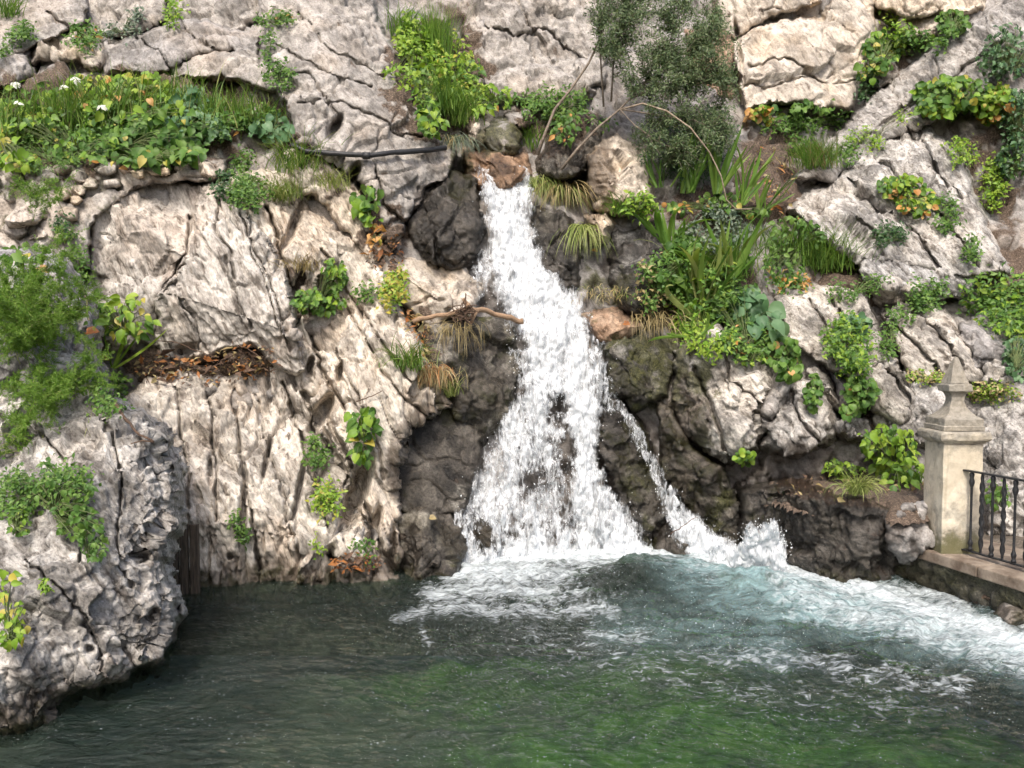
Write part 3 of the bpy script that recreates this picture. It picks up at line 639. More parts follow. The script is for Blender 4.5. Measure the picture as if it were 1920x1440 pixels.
def build_pool():
    uu = np.arange(-420, 2420, 3.8)
    vv = np.concatenate([np.arange(1012, 1500, 2.4), 1500 + np.cumsum(np.linspace(2.5, 40, 60))])
    U, Vv = np.meshgrid(uu, vv)
    Pw = on_water(U, Vv, 0.0)
    foam = np.zeros(U.shape); aer = np.zeros(U.shape)
    for p in FOAM: foam = np.maximum(foam, stroke(U + 22 * fbm2(U, Vv, .012, 3, 5), Vv + 10 * fbm2(U, Vv, .02, 3, 6), [(a_, b_, w_ * 1.35, s_) for (a_, b_, w_, s_) in p], 1.0))
    for p in AER: aer = np.maximum(aer, stroke(U, Vv, [(a_, b_, w_ * 1.5, s_) for (a_, b_, w_, s_) in p], 1.0))
    turb = np.clip(stain([(1050,1070,300,90,1),(1450,1110,330,110,1),(1800,1200,260,90,.9),(1300,1280,620,130,.55),(850,1150,200,60,.5)], U, Vv), 0, 1)
    x, y = Pw[..., 0], Pw[..., 1]
    Q = np.stack([x, y, 0 * x], -1)
    warp = np.stack([fbm(Q * .8, 2), fbm(Q * .8 + 9, 2), 0 * x], -1) * .35
    Qw = Q + warp
    z = .018 * fbm(Qw * np.array([1.3, 2.2, 1]), 2) + .010 * (1 - np.abs(fbm(Qw * np.array([3, 6.5, 1]) + 4, 2))) + .004 * fbm(Qw * np.array([9, 16, 1]), 2)
    z += turb * (.05 * fbm(Qw * np.array([2.2, 3.6, 1]) + 20, 3) + .06 * (.6 - np.abs(fbm(Qw * np.array([4.0, 7, 1]) + 40, 3))) + .022 * (.5 - np.abs(fbm(Qw * np.array([9, 14, 1]) + 90, 2))) + .006 * fbm(Qw * 24, 2))
    z += .05 * np.clip(foam - .45, 0, 1) * (.4 + np.abs(fbm(Q * np.array([9, 12, 1]) + 60, 3)))
    for (u, v, rx, ry, hh) in [(1215,1094,.62,.42,.20),(1370,1116,.55,.36,.16),(1150,1140,.4,.25,.07),(960,1092,.3,.2,.06),(1480,1120,.5,.3,.08)]:
        c = on_water(u, v)
        z += hh * np.exp(-(((x - c[0]) / rx) ** 2 + ((y - c[1]) / ry) ** 2))
    Pw[..., 2] = z
    fc = grid_faces(*U.shape, np.ones(U.shape, bool))
    me = mesh_np('pool_water', Pw.reshape(-1, 3), fc, MAT['water'], attrs={'foam': foam.ravel(), 'aer': aer.ravel(), 'turb': turb.ravel()})
    tag(link('pool_water', me), 'green churning pool at the foot of the waterfall', kind='structure')
    # bed of the pool
    uu = np.arange(-420, 2420, 14.0); vv = np.concatenate([np.arange(1000, 1500, 10.0), 1500 + np.cumsum(np.linspace(12, 60, 32))])
    U, Vv = np.meshgrid(uu, vv); Pb = on_water(U, Vv, -1.05)
    g = stain(GREEN, U, Vv)
    Pb[..., 2] = -1.05 + .2 * fbm(Pb * .8, 3) + .08 * fbm(Pb * 3, 2)
    me = mesh_np('pool_bed', Pb.reshape(-1, 3), grid_faces(*U.shape, np.ones(U.shape, bool)), MAT['bed'], attrs={'algae': g.ravel()})
    tag(link('pool_bed', me), 'green algae covered bed of the pool', kind='structure')

def water_materials():
    m, nt, out, N = newmat('pool_water')
    pos = N('NewGeometry').outputs['Position']
    mp = N('Mapping', i_Vector=pos); mp.inputs['Scale'].default_value = (1.0, 1.9, 1.0); v1 = mp.outputs[0]
    foam = N('Attribute', attribute_name='foam').outputs['Fac']; aer = N('Attribute', attribute_name='aer').outputs['Fac']; turb = N('Attribute', attribute_name='turb').outputs['Fac']
    n1 = noise(N, v1, 5.0, 5, 0.6, 1.2); n2 = noise(N, v1, 21.0, 4, 0.6, 0.6)
    h = math_(N, 'ADD', math_(N, 'MULTIPLY', n1, 0.7), math_(N, 'MULTIPLY', n2, math_(N, 'ADD', math_(N, 'MULTIPLY', turb, .16), .10)))
    bp = N('Bump', i_Strength=1.0, i_Distance=0.12, i_Height=h).outputs[0]
    fr = N('Fresnel', i_IOR=1.333, i_Normal=bp).outputs[0]
    gl = N('BsdfGlossy', i_0=(1, 1, 1, 1), i_Roughness=0.06, i_Normal=bp).outputs[0]
    tr = N('BsdfTransparent', i_0=(0.72, 0.86, 0.74, 1)).outputs[0]
    df = N('BsdfDiffuse', i_0=(0.04, 0.062, 0.05, 1), i_Normal=bp).outputs[0]
    body = N('MixShader', i_0=0.30, i_1=tr, i_2=df).outputs[0]
    # water full of fine bubbles
    an = math_(N, 'MULTIPLY', aer, ramp(N, noise(N, v1, 3.2, 6, 0.62, 1.5), [(0.34, 0.15), (0.62, 1.0)]), True)
    ad = N('BsdfDiffuse', i_0=(0.40, 0.60, 0.62, 1), i_Normal=bp).outputs[0]
    body = N('MixShader', i_0=math_(N, 'MULTIPLY', an, 0.85), i_1=body, i_2=ad).outputs[0]
    wat = N('MixShader', i_0=fr, i_1=body, i_2=gl).outputs[0]
    # foam: dense near the fall, broken into filaments further out, loose bubbles everywhere
    fn = noise(N, v1, 9.0, 7, 0.72, 1.2)
    rid = math_(N, 'SUBTRACT', 1.0, math_(N, 'MULTIPLY', math_(N, 'ABSOLUTE', math_(N, 'SUBTRACT', noise(N, v1, 4.6, 7, 0.62, 1.0), 0.5)), 5.0), True)
    fv = math_(N, 'ADD', math_(N, 'MULTIPLY', foam, 1.0), math_(N, 'MULTIPLY', math_(N, 'SUBTRACT', fn, 0.5), 1.7))
    fv = math_(N, 'ADD', fv, math_(N, 'MULTIPLY', rid, math_(N, 'MULTIPLY', math_(N, 'GREATER_THAN', foam, 0.03), 0.16)))
    ff = ramp(N, fv, [(0.38, 0.0), (0.62, 0.4), (1.0, 1.0)])
    vb = N('TexVoronoi', i_Vector=v1, i_Scale=30.0, i_Randomness=1.0)
    bub = ramp(N, vb.outputs['Distance'], [(0.14, 1.0), (0.24, 0.0)])
    vcol = N('SeparateColor', i_0=vb.outputs['Color']).outputs[0]
    dens = math_(N, 'ADD', ramp(N, noise(N, v1, 2.2, 5, 0.6, 1.0), [(0.5, 0.0), (0.68, 0.30)]), math_(N, 'MULTIPLY', turb, 0.08))
    bub = math_(N, 'MULTIPLY', bub, math_(N, 'LESS_THAN', vcol, dens))
    ff = math_(N, 'MAXIMUM', ff, math_(N, 'MULTIPLY', bub, 0.55))
    fd = N('BsdfPrincipled', i_0=(0.78, 0.85, 0.88, 1), i_Roughness=0.45)
    fb = N('Bump', i_Strength=0.5, i_Distance=0.04, i_Height=fn, i_Normal=bp).outputs[0]
    nt.links.new(fb, fd.inputs['Normal'])
    fin = N('MixShader', i_0=ff, i_1=wat, i_2=fd.outputs[0]).outputs[0]
    nt.links.new(fin, out.inputs[0]); MAT['water'] = m
    m, nt, out, N = newmat('pool_bed')
    pos = N('NewGeometry').outputs['Position']
    al = N('Attribute', attribute_name='algae').outputs['Fac']
    n = noise(N, pos, 1.6, 6, 0.6)
    f = ramp(N, math_(N, 'ADD', al, math_(N, 'MULTIPLY', math_(N, 'SUBTRACT', n, 0.5), 0.9)), [(0.15, 0.0), (0.8, 1.0)])
    c = mixc(N, f, ramp(N, noise(N, pos, 3, 4), [(0.3, (0.07, 0.085, 0.068)), (0.7, (0.17, 0.175, 0.13))]), ramp(N, noise(N, pos, 3.2, 5, .7), [(0.34, (0.025, 0.075, 0.008)), (0.52, (0.09, 0.24, 0.010)), (0.68, (0.17, 0.36, 0.02))]))
    b = N('BsdfPrincipled', i_0=c, i_Roughness=0.9); nt.links.new(b.outputs[0], out.inputs[0]); MAT['bed'] = m
    # falling water: froth that thins to clear strands
    m, nt, out, N = newmat('white_water')
    pos = N('NewGeometry').outputs['Position']
    dn = N('Attribute', attribute_name='dens').outputs['Fac']
    off = N('Attribute', attribute_name='layer').outputs['Fac']
    vo = N('VectorMath', operation='ADD', i_0=pos, i_1=N('CombineXYZ', i_0=off, i_1=off, i_2=off).outputs[0]).outputs[0]
    mp = N('Mapping', i_Vector=vo); mp.inputs['Scale'].default_value = (1, 1, .26); q = mp.outputs[0]
    n1 = noise(N, q, 26, 4, .68, 1.0); n2 = noise(N, q, 7, 3, .6, .6)
    rid = math_(N, 'SUBTRACT', .5, math_(N, 'MULTIPLY', math_(N, 'ABSOLUTE', math_(N, 'SUBTRACT', noise(N, q, 17, 3, .6, .8), .5)), 4.0))
    a = math_(N, 'ADD', math_(N, 'MULTIPLY', math_(N, 'SUBTRACT', n1, .5), 2.0), math_(N, 'MULTIPLY', math_(N, 'SUBTRACT', n2, .5), 1.5))
    a = math_(N, 'ADD', math_(N, 'ADD', a, math_(N, 'MULTIPLY', rid, .35)), math_(N, 'MULTIPLY', dn, 1.15))
    al = math_(N, 'MULTIPLY', ramp(N, a, [(.40, 0.), (.78, .5), (1.3, .97)]), ramp(N, dn, [(.0, 0.), (.10, 1.)]))
    d = N('BsdfPrincipled', i_0=(0.86, 0.89, 0.92, 1), i_Roughness=0.3)
    bp = N('Bump', i_Strength=0.6, i_Distance=0.03, i_Height=n1).outputs[0]
    nt.links.new(bp, d.inputs['Normal'])
    t = N('BsdfTranslucent', i_0=(0.86, 0.89, 0.92, 1)).outputs[0]
    s = N('MixShader', i_0=0.3, i_1=d.outputs[0], i_2=t).outputs[0]
    s = N('MixShader', i_0=al, i_1=N('BsdfTransparent').outputs[0], i_2=s).outputs[0]
    nt.links.new(s, out.inputs[0]); MAT['froth'] = m
    m, nt, out, N = newmat('water_drops')
    d = N('BsdfPrincipled', i_0=(0.9, 0.93, 0.95, 1), i_Roughness=0.2)
    nt.links.new(d.outputs[0], out.inputs[0]); MAT['drops'] = m
water_materials()
build_pool()

FALL = [[(944,330,56,.78),(953,400,52,.80),(962,470,54,.86),(988,540,68,.88),(1032,610,86,.86),(1050,690,94,.80),(1050,760,94,.68)],
        [(1000,770,54,.72),(966,850,62,.66),(935,930,82,.60),(935,1000,90,.62),(940,1056,94,.95)],
        [(1020,800,50,.42),(1010,900,84,.46),(1020,980,94,.58),(1030,1056,104,1.0)],
        [(1090,760,42,.9),(1090,840,36,.86),(1100,920,46,.78),(1126,990,76,.74),(1140,1056,100,1.0)],
        [(1142,738,12,.30),(1186,796,14,.32),(1228,880,15,.36),(1258,945,24,.55),(1296,1000,40,.85),(1340,1052,60,1.0)],
        [(938,462,30,.6),(908,510,28,.5),(894,556,18,.35)],
        [(1120,690,24,.5),(1140,760,20,.42)],
        [(868,960,26,.45),(876,1000,30,.6),(880,1050,34,.8)]]
SPLASH = [[(1446,990,22,.85),(1440,1030,38,1),(1420,1085,66,1)],[(1408,990,14,.7),(1412,1030,30,1)],[(1340,1040,30,.8),(1400,1070,50,1)]]
HOLES = [(1046,770,26,36,.75),(1066,850,16,60,.62),(1010,900,26,22,.4),(905,1010,20,40,.8),(1030,1000,18,26,.5),(1120,1010,14,22,.45),(985,905,16,40,.35),(975,640,16,26,.5),(1060,960,14,40,.45),(960,985,10,40,.5),(1075,1010,10,30,.4)]
def density(U, Vv, paths):
    dn = np.zeros(U.shape)
    for p in paths: dn = np.maximum(dn, stroke(U, Vv, p, .45))
    for (a, b, ra, rb, k) in HOLES:
        r = ((U - a) / ra) ** 2 + ((Vv - b) / rb) ** 2
        dn = dn - .75 * k * np.clip(1.25 - r, 0, 1) * (.55 + .9 * (fbm2(U, Vv, .05, 2, 8) + .35))
    return np.clip(dn, 0, 1)
def D_fall(u, v):
    d = D(u, v) - .20
    return np.where(np.asarray(u) > 1130 + 0 * d, d - .22, d)
def D_splash(u, v):
    return on_water(u, 1092 + 0 * v)[..., 1] + (np.asarray(v) - 1092) * .002
def froth(name, root, paths, u0, u1, v0, v1, dfun, layers=2, step=2.0, nblob=30000, seed=0):
    r = np.random.default_rng(seed + 5)
    U, Vv = np.meshgrid(np.arange(u0, u1, step), np.arange(v0, v1, step))
    wb = 9 * fbm2(U, Vv, .035, 3, seed)
    dn0 = density(U + wb, Vv, paths)
    for L in range(layers):
        d = dfun(U, Vv) - .05 * L
        Pw = at(U, Vv, d)
        Q = Pw * np.array([1, 1, .5]) + L * 11.3 + seed
        lump = .09 * fbm(Q * 4.5, 2) + .065 * np.abs(fbm(Q * 10 + 3, 2)) + .022 * fbm(Q * 26 + 8, 2)
        Pw = Pw + normals(Pw) * lump[..., None]
        dn = dn0 - .12 * L
        fc = grid_faces(*U.shape, (dn > .01) & (Pw[..., 2] > -.03))
        if not len(fc): continue
        V, fc, da = compact(Pw.reshape(-1, 3), fc, dn.ravel())
        o = link('water_sheet', mesh_np('water_sheet', V - np.array(root.location), fc, MAT['froth'], attrs={'dens': da, 'layer': da * 0 + L * 3.1 + seed}), root)
    # drops and strings of froth
    n = nblob * 6
    bu = r.uniform(u0, u1, n); bv = r.uniform(v0, v1, n)
    dn = density(bu + 9 * fbm2(bu, bv, .035, 3, seed) + r.normal(0, 7, n), bv + r.normal(0, 5, n), paths)
    ok = r.random(n) < np.clip(dn * (1 - dn) * 3.2 + .10 * (dn > .5), 0, 1)
    bu, bv = bu[ok][:nblob], bv[ok][:nblob]
    C = at(bu, bv, dfun(bu, bv) - np.abs(r.normal(.06, .07, len(bu))))
    sz = np.exp(r.normal(math.log(.0032), .35, len(bu)))
    el = r.uniform(1.0, 2.6, len(bu))
    octa = np.array([(1,0,0),(-1,0,0),(0,1,0),(0,-1,0),(0,0,1),(0,0,-1)], float)
    tri = np.array([(0,2,4),(2,1,4),(1,3,4),(3,0,4),(2,0,5),(1,2,5),(3,1,5),(0,3,5)])
    sc = np.stack([sz, sz, sz * el], -1)
    off = octa[None] * sc[:, None]
    a = r.uniform(-.7, .7, len(bu)); ca, sa = np.cos(a)[:, None], np.sin(a)[:, None]
    off = np.stack([off[..., 0] * ca - off[..., 2] * sa, off[..., 1], off[..., 0] * sa + off[..., 2] * ca], -1)
    V = (C[:, None] + off).reshape(-1, 3)
    T = (np.arange(len(bu))[:, None, None] * 6 + tri[None]).reshape(-1, 3)
    o = link('spray', mesh_np('spray', V - np.array(root.location), T, MAT['drops']), root); o['kind'] = 'stuff'
def build_falls():
    root = empty('waterfall', at(1040, 1050, 8.6))
    tag(root, 'foaming white waterfall tumbling down the middle of the cliff', kind='structure')
    froth('waterfall', root, FALL, 850, 1420, 318, 1075, D_fall, nblob=2200)
    root = empty('splash', on_water(1435, 1092))
    tag(root, 'burst of white spray where the side stream strikes the pool', kind='structure')
    froth('splash', root, SPLASH, 1330, 1520, 950, 1110, D_splash, nblob=500, seed=3)
build_falls()
# ================================================================ plants
def leaf_material(name, c0, c1, c2, trans=0.3, rough=0.5):
    m, nt, out, N = newmat(name)
    oi = N('ObjectInfo').outputs['Random']; isl = N('NewGeometry').outputs['Random Per Island']
    r = math_(N, 'FRACT', math_(N, 'ADD', math_(N, 'MULTIPLY', oi, 3.7), math_(N, 'MULTIPLY', isl, 5.3)))
    pos = N('NewGeometry').outputs['Position']
    r = math_(N, 'ADD', math_(N, 'MULTIPLY', r, 0.75), math_(N, 'MULTIPLY', noise(N, pos, 7, 2), 0.4))
    c = ramp(N, r, [(0.1, c0), (0.5, c1), (0.95, c2)])
    b = N('BsdfPrincipled', i_0=c, i_Roughness=rough); b.inputs['Specular IOR Level'].default_value = 0.4
    t = N('BsdfTranslucent', i_0=mixc(N, 1.0, c, (1.15, 1.2, 0.5), 'MULTIPLY')).outputs[0]
    s = N('MixShader', i_0=trans, i_1=b.outputs[0], i_2=t).outputs[0]
    nt.links.new(s, out.inputs[0]); MAT[name] = m
leaf_material('leaf_green', (0.045,0.105,0.022), (0.085,0.185,0.030), (0.17,0.28,0.055))
leaf_material('leaf_bright', (0.10,0.21,0.02), (0.19,0.33,0.03), (0.33,0.43,0.06))
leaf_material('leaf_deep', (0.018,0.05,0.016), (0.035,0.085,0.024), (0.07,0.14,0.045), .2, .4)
leaf_material('leaf_blue', (0.06,0.14,0.06), (0.11,0.22,0.10), (0.19,0.31,0.16))
leaf_material('leaf_yellow', (0.30,0.33,0.04), (0.45,0.38,0.06), (0.50,0.44,0.14))
leaf_material('leaf_orange', (0.40,0.17,0.04), (0.55,0.28,0.08), (0.62,0.40,0.18))
leaf_material('leaf_rust', (0.30,0.10,0.03), (0.42,0.18,0.06), (0.5,0.27,0.12))
leaf_material('blade_green', (0.06,0.13,0.025), (0.12,0.24,0.035), (0.23,0.34,0.07), .3)
leaf_material('blade_pale', (0.14,0.20,0.04), (0.26,0.32,0.09), (0.42,0.44,0.17), .25)
leaf_material('blade_dry', (0.16,0.11,0.045), (0.30,0.23,0.10), (0.46,0.38,0.20), .15)
leaf_material('needle', (0.07,0.16,0.02), (0.13,0.26,0.03), (0.24,0.36,0.06), .35)
leaf_material('leaf_olive', (0.05,0.09,0.035), (0.095,0.145,0.06), (0.20,0.25,0.12), .25)
leaf_material('leaf_grey', (0.07,0.11,0.075), (0.12,0.17,0.12), (0.22,0.26,0.18), .2)
leaf_material('petal', (0.75,0.75,0.72), (0.8,0.8,0.78), (0.85,0.85,0.83), .3)
def plain(name, c0, c1, scale=20, rough=.8, bump=.3, metal=0, stretch=None):
    m, nt, out, N = newmat(name)
    pos = N('NewGeometry').outputs['Position']
    if stretch:
        mp = N('Mapping', i_Vector=pos); mp.inputs['Scale'].default_value = stretch; pos = mp.outputs[0]
    n = noise(N, pos, scale, 5, .65)
    b = N('BsdfPrincipled', i_0=ramp(N, n, [(.32, c0), (.66, c1)]), i_Roughness=rough, i_Metallic=metal)
    nt.links.new(N('Bump', i_Strength=bump, i_Distance=.02, i_Height=n).outputs[0], b.inputs['Normal'])
    nt.links.new(b.outputs[0], out.inputs[0]); MAT[name] = m
plain('stalk', (0.07,0.11,0.03), (0.16,0.19,0.07), 30)
plain('bark', (0.10,0.075,0.055), (0.27,0.22,0.17), 25, .9, .6)
plain('dead_twig', (0.20,0.14,0.09), (0.44,0.36,0.27), 25, .9, .5)
plain('dark_twig', (0.05,0.032,0.022), (0.17,0.105,0.07), 30, .9, .6)

def leaf_mesh(kind, mat, var=0):
    key = 'leaf_%s_%s_%d' % (kind, mat, var)
    if key in bpy.data.meshes: return bpy.data.meshes[key]
    r = random.Random(hash((len(kind), var)) & 1023)
    prof = {'heart': [(-.16,.20),(-.06,.40),(.12,.52),(.35,.50),(.6,.36),(.82,.17),(1,.0)],
            'ovate': [(0,.04),(.12,.22),(.3,.33),(.5,.32),(.7,.22),(.88,.09),(1,.0)],
            'round': [(-.2,.26),(-.05,.48),(.2,.60),(.45,.60),(.7,.46),(.9,.22),(1,.02)],
            'lance': [(0,.03),(.15,.11),(.35,.15),(.55,.145),(.75,.10),(.9,.05),(1,.0)],
            'lobed': [(-.1,.30),(.05,.24),(.18,.50),(.34,.30),(.5,.44),(.66,.22),(.82,.22),(1,.0)]}[kind]
    fold = .22 + .18 * r.random(); curl = .15 + .35 * r.random(); tw = r.uniform(-.12, .12)
    V = []; Fc = []
    for (t, w) in prof:
        z0 = -curl * max(t, 0) ** 2
        for s in (-1, -.55, 0, .55, 1):
            V.append((s * w + tw * t * t, t - .12 * abs(s) * (kind in ('heart',)) * (t < .1), z0 + fold * w * abs(s) ** 1.3 + .03 * math.sin(9 * t + s * 3) * (s != 0) * (w > .1)))
    n = len(prof)
    for i in range(n - 1):
        for k in range(4): Fc.append((i*5+k, i*5+k+1, (i+1)*5+k+1, (i+1)*5+k))
    me = bpy.data.meshes.new(key); me.from_pydata(V, [], Fc); me.materials.append(MAT[mat])
    me.polygons.foreach_set('use_smooth', [True] * len(Fc)); me.update()
    return me
def blade_mesh(mat, var, w=.045):
    key = 'blade_%s_%d_%d' % (mat, var, int(w * 1000))
    if key in bpy.data.meshes: return bpy.data.meshes[key]
    bend = [.05, .15, .3, .5, .8, 1.3][var % 6]
    V = []; Fc = []; n = 9; p = Vector((0, 0, 0)); a = 0
    for i in range(n + 1):
        t = i / n; ww = w * (0.75 + .45 * math.sin(min(t * 1.7, 1.57) * 1.0)) * (1 - t ** 3.2)
        for s in (-1, 0, 1): V.append((s * ww * .5, p.y + (abs(s)) * .25 * ww * math.cos(a), p.z - abs(s) * .25 * ww * math.sin(a)))
        a = bend * t ** 1.5 * 1.6; p = p + Vector((0, -math.sin(a), math.cos(a))) / n
    for i in range(n):
        for k in range(2): Fc.append((i*3+k, i*3+k+1, i*3+k+4, i*3+k+3))
    me = bpy.data.meshes.new(key); me.from_pydata(V, [], Fc); me.materials.append(MAT[mat])
    me.polygons.foreach_set('use_smooth', [True] * len(Fc)); me.update()
    return me
def basis(n, t):
    n = n.normalized(); t = (t - n * t.dot(n))
    if t.length < 1e-3: t = n.orthogonal()
    t.normalize(); x = t.cross(n)
    return Matrix(((x.x, t.x, n.x), (x.y, t.y, n.y), (x.z, t.z, n.z))).to_4x4()
def pick(ells, r):
    a = [e[2] * e[3] for e in ells]
    e = r.choices(ells, a)[0]
    while True:
        x, y = r.uniform(-1, 1), r.uniform(-1, 1)
        if x * x + y * y < 1: return e[0] + x * e[2], e[1] + y * e[3], x, y
def root_at(name, u, v, label, cat='plant', group=None, d=None):
    dd = surf_min(u, v) if d is None else d
    p = at(u, v, dd)
    o = empty(name, p); tag(o, label, cat, group)
    return o, Vector(p)
ZM = ZBUF.copy()
for _a in (-2, -1, 0, 1, 2):
    for _b in (-2, -1, 0, 1, 2): ZM = np.minimum(ZM, np.roll(np.roll(ZBUF, _a, 0), _b, 1))
ZM = ZM.tolist()
def surf_min(u, v):
    return ZM[min(max(int((v - ZV0) / ZB_S), 0), 499)][min(max(int((u - ZU0) / ZB_S), 0), 659)]
SEED = [100]
def nr():
    SEED[0] += 1; return random.Random(SEED[0])
def broad(name, label, ells, leaf='heart', size=26, dens=1.5, mat='leaf_green', odd=(), lift=.14, up=.5, cat='plant', base=None, n=None, stems=True):
    """a plant whose leaves can be told apart: each leaf is a part"""
    r = nr(); area = sum(math.pi * e[2] * e[3] for e in ells)
    size *= .57; n = int(n * 2.6) if n else max(9, int(area / (size * size * .5) * dens * 1.35)); n = min(n, 290)
    if base is None:
        e = max(ells, key=lambda q: q[2] * q[3]); base = (e[0], e[1] + e[3] * .6)
    root, b = root_at(name, base[0], base[1], label, cat)
    mb = MB()
    for i in range(n):
        u, v, ex, ey = pick(ells, r)
        d = surf_min(u, v) - abs(r.gauss(0, 1)) * lift * (1 - .5 * (ex * ex + ey * ey)) - .02
        p = Vector(at(u, v, d))
        sz = size * (.42 + .95 * r.random() ** 1.1) / F * d
        m_ = mat
        for (om, pr, where) in odd:
            if r.random() < pr * (.55 if om in ('leaf_yellow', 'leaf_orange') else 1) and (where is None or where(ex, ey)): m_ = om
        nrm = Vector((r.gauss(0, .45), -.75 + r.gauss(0, .25), up + r.gauss(0, .35)))
        tip = Vector((r.gauss(0, .8) + ex * .6, -.35, -.75 + r.gauss(0, .5)))
        M = Matrix.Translation(p - b) @ basis(nrm, tip) @ Matrix.Scale(sz, 4)
        o = bpy.data.objects.new('leaf', leaf_mesh(leaf, m_, r.randrange(4))); COL.objects.link(o)
        o.parent = root; o.matrix_basis = M
        if stems and i % 2 == 0:
            q = p - b; g = Vector((q.x * .25, q.y * .4 - .02, q.z * .25 - .02))
            mb.tube([g, (g + q) * .5 + Vector((0, -.02, .03)), q], [.005, .004, .003], 3, False)
    if stems: mb.build('stalk', MAT['stalk'], root, True)
    return root
def bits(C, Nn, Tt, L, W, fold=.25):
    """many small pointed leaves: centre, normal, direction, length, width"""
    Nn = Nn / (np.linalg.norm(Nn, axis=1)[:, None] + 1e-9); Tt = Tt - Nn * (Nn * Tt).sum(1)[:, None]; Tt /= np.linalg.norm(Tt, axis=1)[:, None] + 1e-9
    X = np.cross(Tt, Nn)
    L = L[:, None]; W = W[:, None]
    a = C; b = C + Tt * L * .45 + X * W * .5 + Nn * W * fold; c = C + Tt * L - Nn * L * .12; d = C + Tt * L * .45 - X * W * .5 + Nn * W * fold
    m = C + Tt * L * .5
    V = np.stack([a, b, c, d, m], 1).reshape(-1, 3)
    k = np.arange(len(C))[:, None, None] * 5
    T = (k + np.array([(0,1,4),(1,2,4),(2,3,4),(3,0,4)])[None]).reshape(-1, 3)
    return V, T
def fine(name, label, ells, size=8, dens=2.2, mat='leaf_green', lift=.12, cat='plant', asp=.55, odd=None, base=None, up=.6, twigs=10):
    """a plant of leaves too small to pick apart: one part of foliage and its stems"""
    r = nr(); g = np.random.default_rng(SEED[0])
    area = sum(math.pi * e[2] * e[3] for e in ells); n = int(min(7000, area / (size * size * .4) * dens * 1.7))
    if base is None:
        e = max(ells, key=lambda q: q[2] * q[3]); base = (e[0], e[1] + e[3] * .5)
    root, b = root_at(name, base[0], base[1], label, cat)
    # sprigs give clumps and gaps
    ns = max(6, n // 14); sp = []
    mb = MB()
    for k in range(ns):
        u, v, ex, ey = pick(ells, r); d = surf_min(u, v) - abs(r.gauss(0, 1)) * lift * (1 - .5 * (ex * ex + ey * ey)) - .015
        sp.append((u, v, d))
        if k < twigs * 4:
            q = Vector(at(u, v, d)) - b; s0 = q * .15
            mb.tube([s0, (s0 + q) * .5 + Vector((0, -.02, .02)), q], [.004, .003, .002], 3, False)
    sp = np.array(sp); id_ = g.integers(0, ns, n)
    sg = size * .85
    u = sp[id_, 0] + g.normal(0, sg, n); v = sp[id_, 1] + g.normal(0, sg, n); d = sp[id_, 2] + g.normal(0, sg / F * 9, n) * .8
    C = at(u, v, d) - np.array(b)
    N_ = np.stack([g.normal(0, .5, n), -.7 + g.normal(0, .35, n), up + g.normal(0, .4, n)], 1)
    T_ = np.stack([g.normal(0, 1, n), -.3 + g.normal(0, .4, n), -.2 + g.normal(0, .8, n)], 1)
    L = size / F * d * g.uniform(.7, 1.4, n); W = L * asp * g.uniform(.8, 1.2, n)
    sel = np.ones(n, bool)
    if odd:
        sel = g.random(n) > odd[1]
        V, T = bits(C[~sel], N_[~sel], T_[~sel], L[~sel] * 1.2, W[~sel] * 1.2)
        o = link('foliage', mesh_np('foliage', V, T, MAT[odd[0]], False), root); o['kind'] = 'stuff'
    V, T = bits(C[sel], N_[sel], T_[sel], L[sel], W[sel])
    o = link('foliage', mesh_np('foliage', V, T, MAT[mat], False), root); o['kind'] = 'stuff'
    mb.build('stalk', MAT['stalk'], root, True)
    return root
def strips(paths, widths, side):
    """ribbons along paths (n, k, 3)"""
    n, k, _ = paths.shape
    s = side[:, None, :] * widths[..., None] * .5
    V = np.stack([paths - s, paths + s], 2).reshape(-1, 3)
    b = (np.arange(n)[:, None] * k + np.arange(k - 1)[None]) * 2
    Fq = np.stack([b, b + 1, b + 3, b + 2], -1).reshape(-1, 4)
    return V, Fq
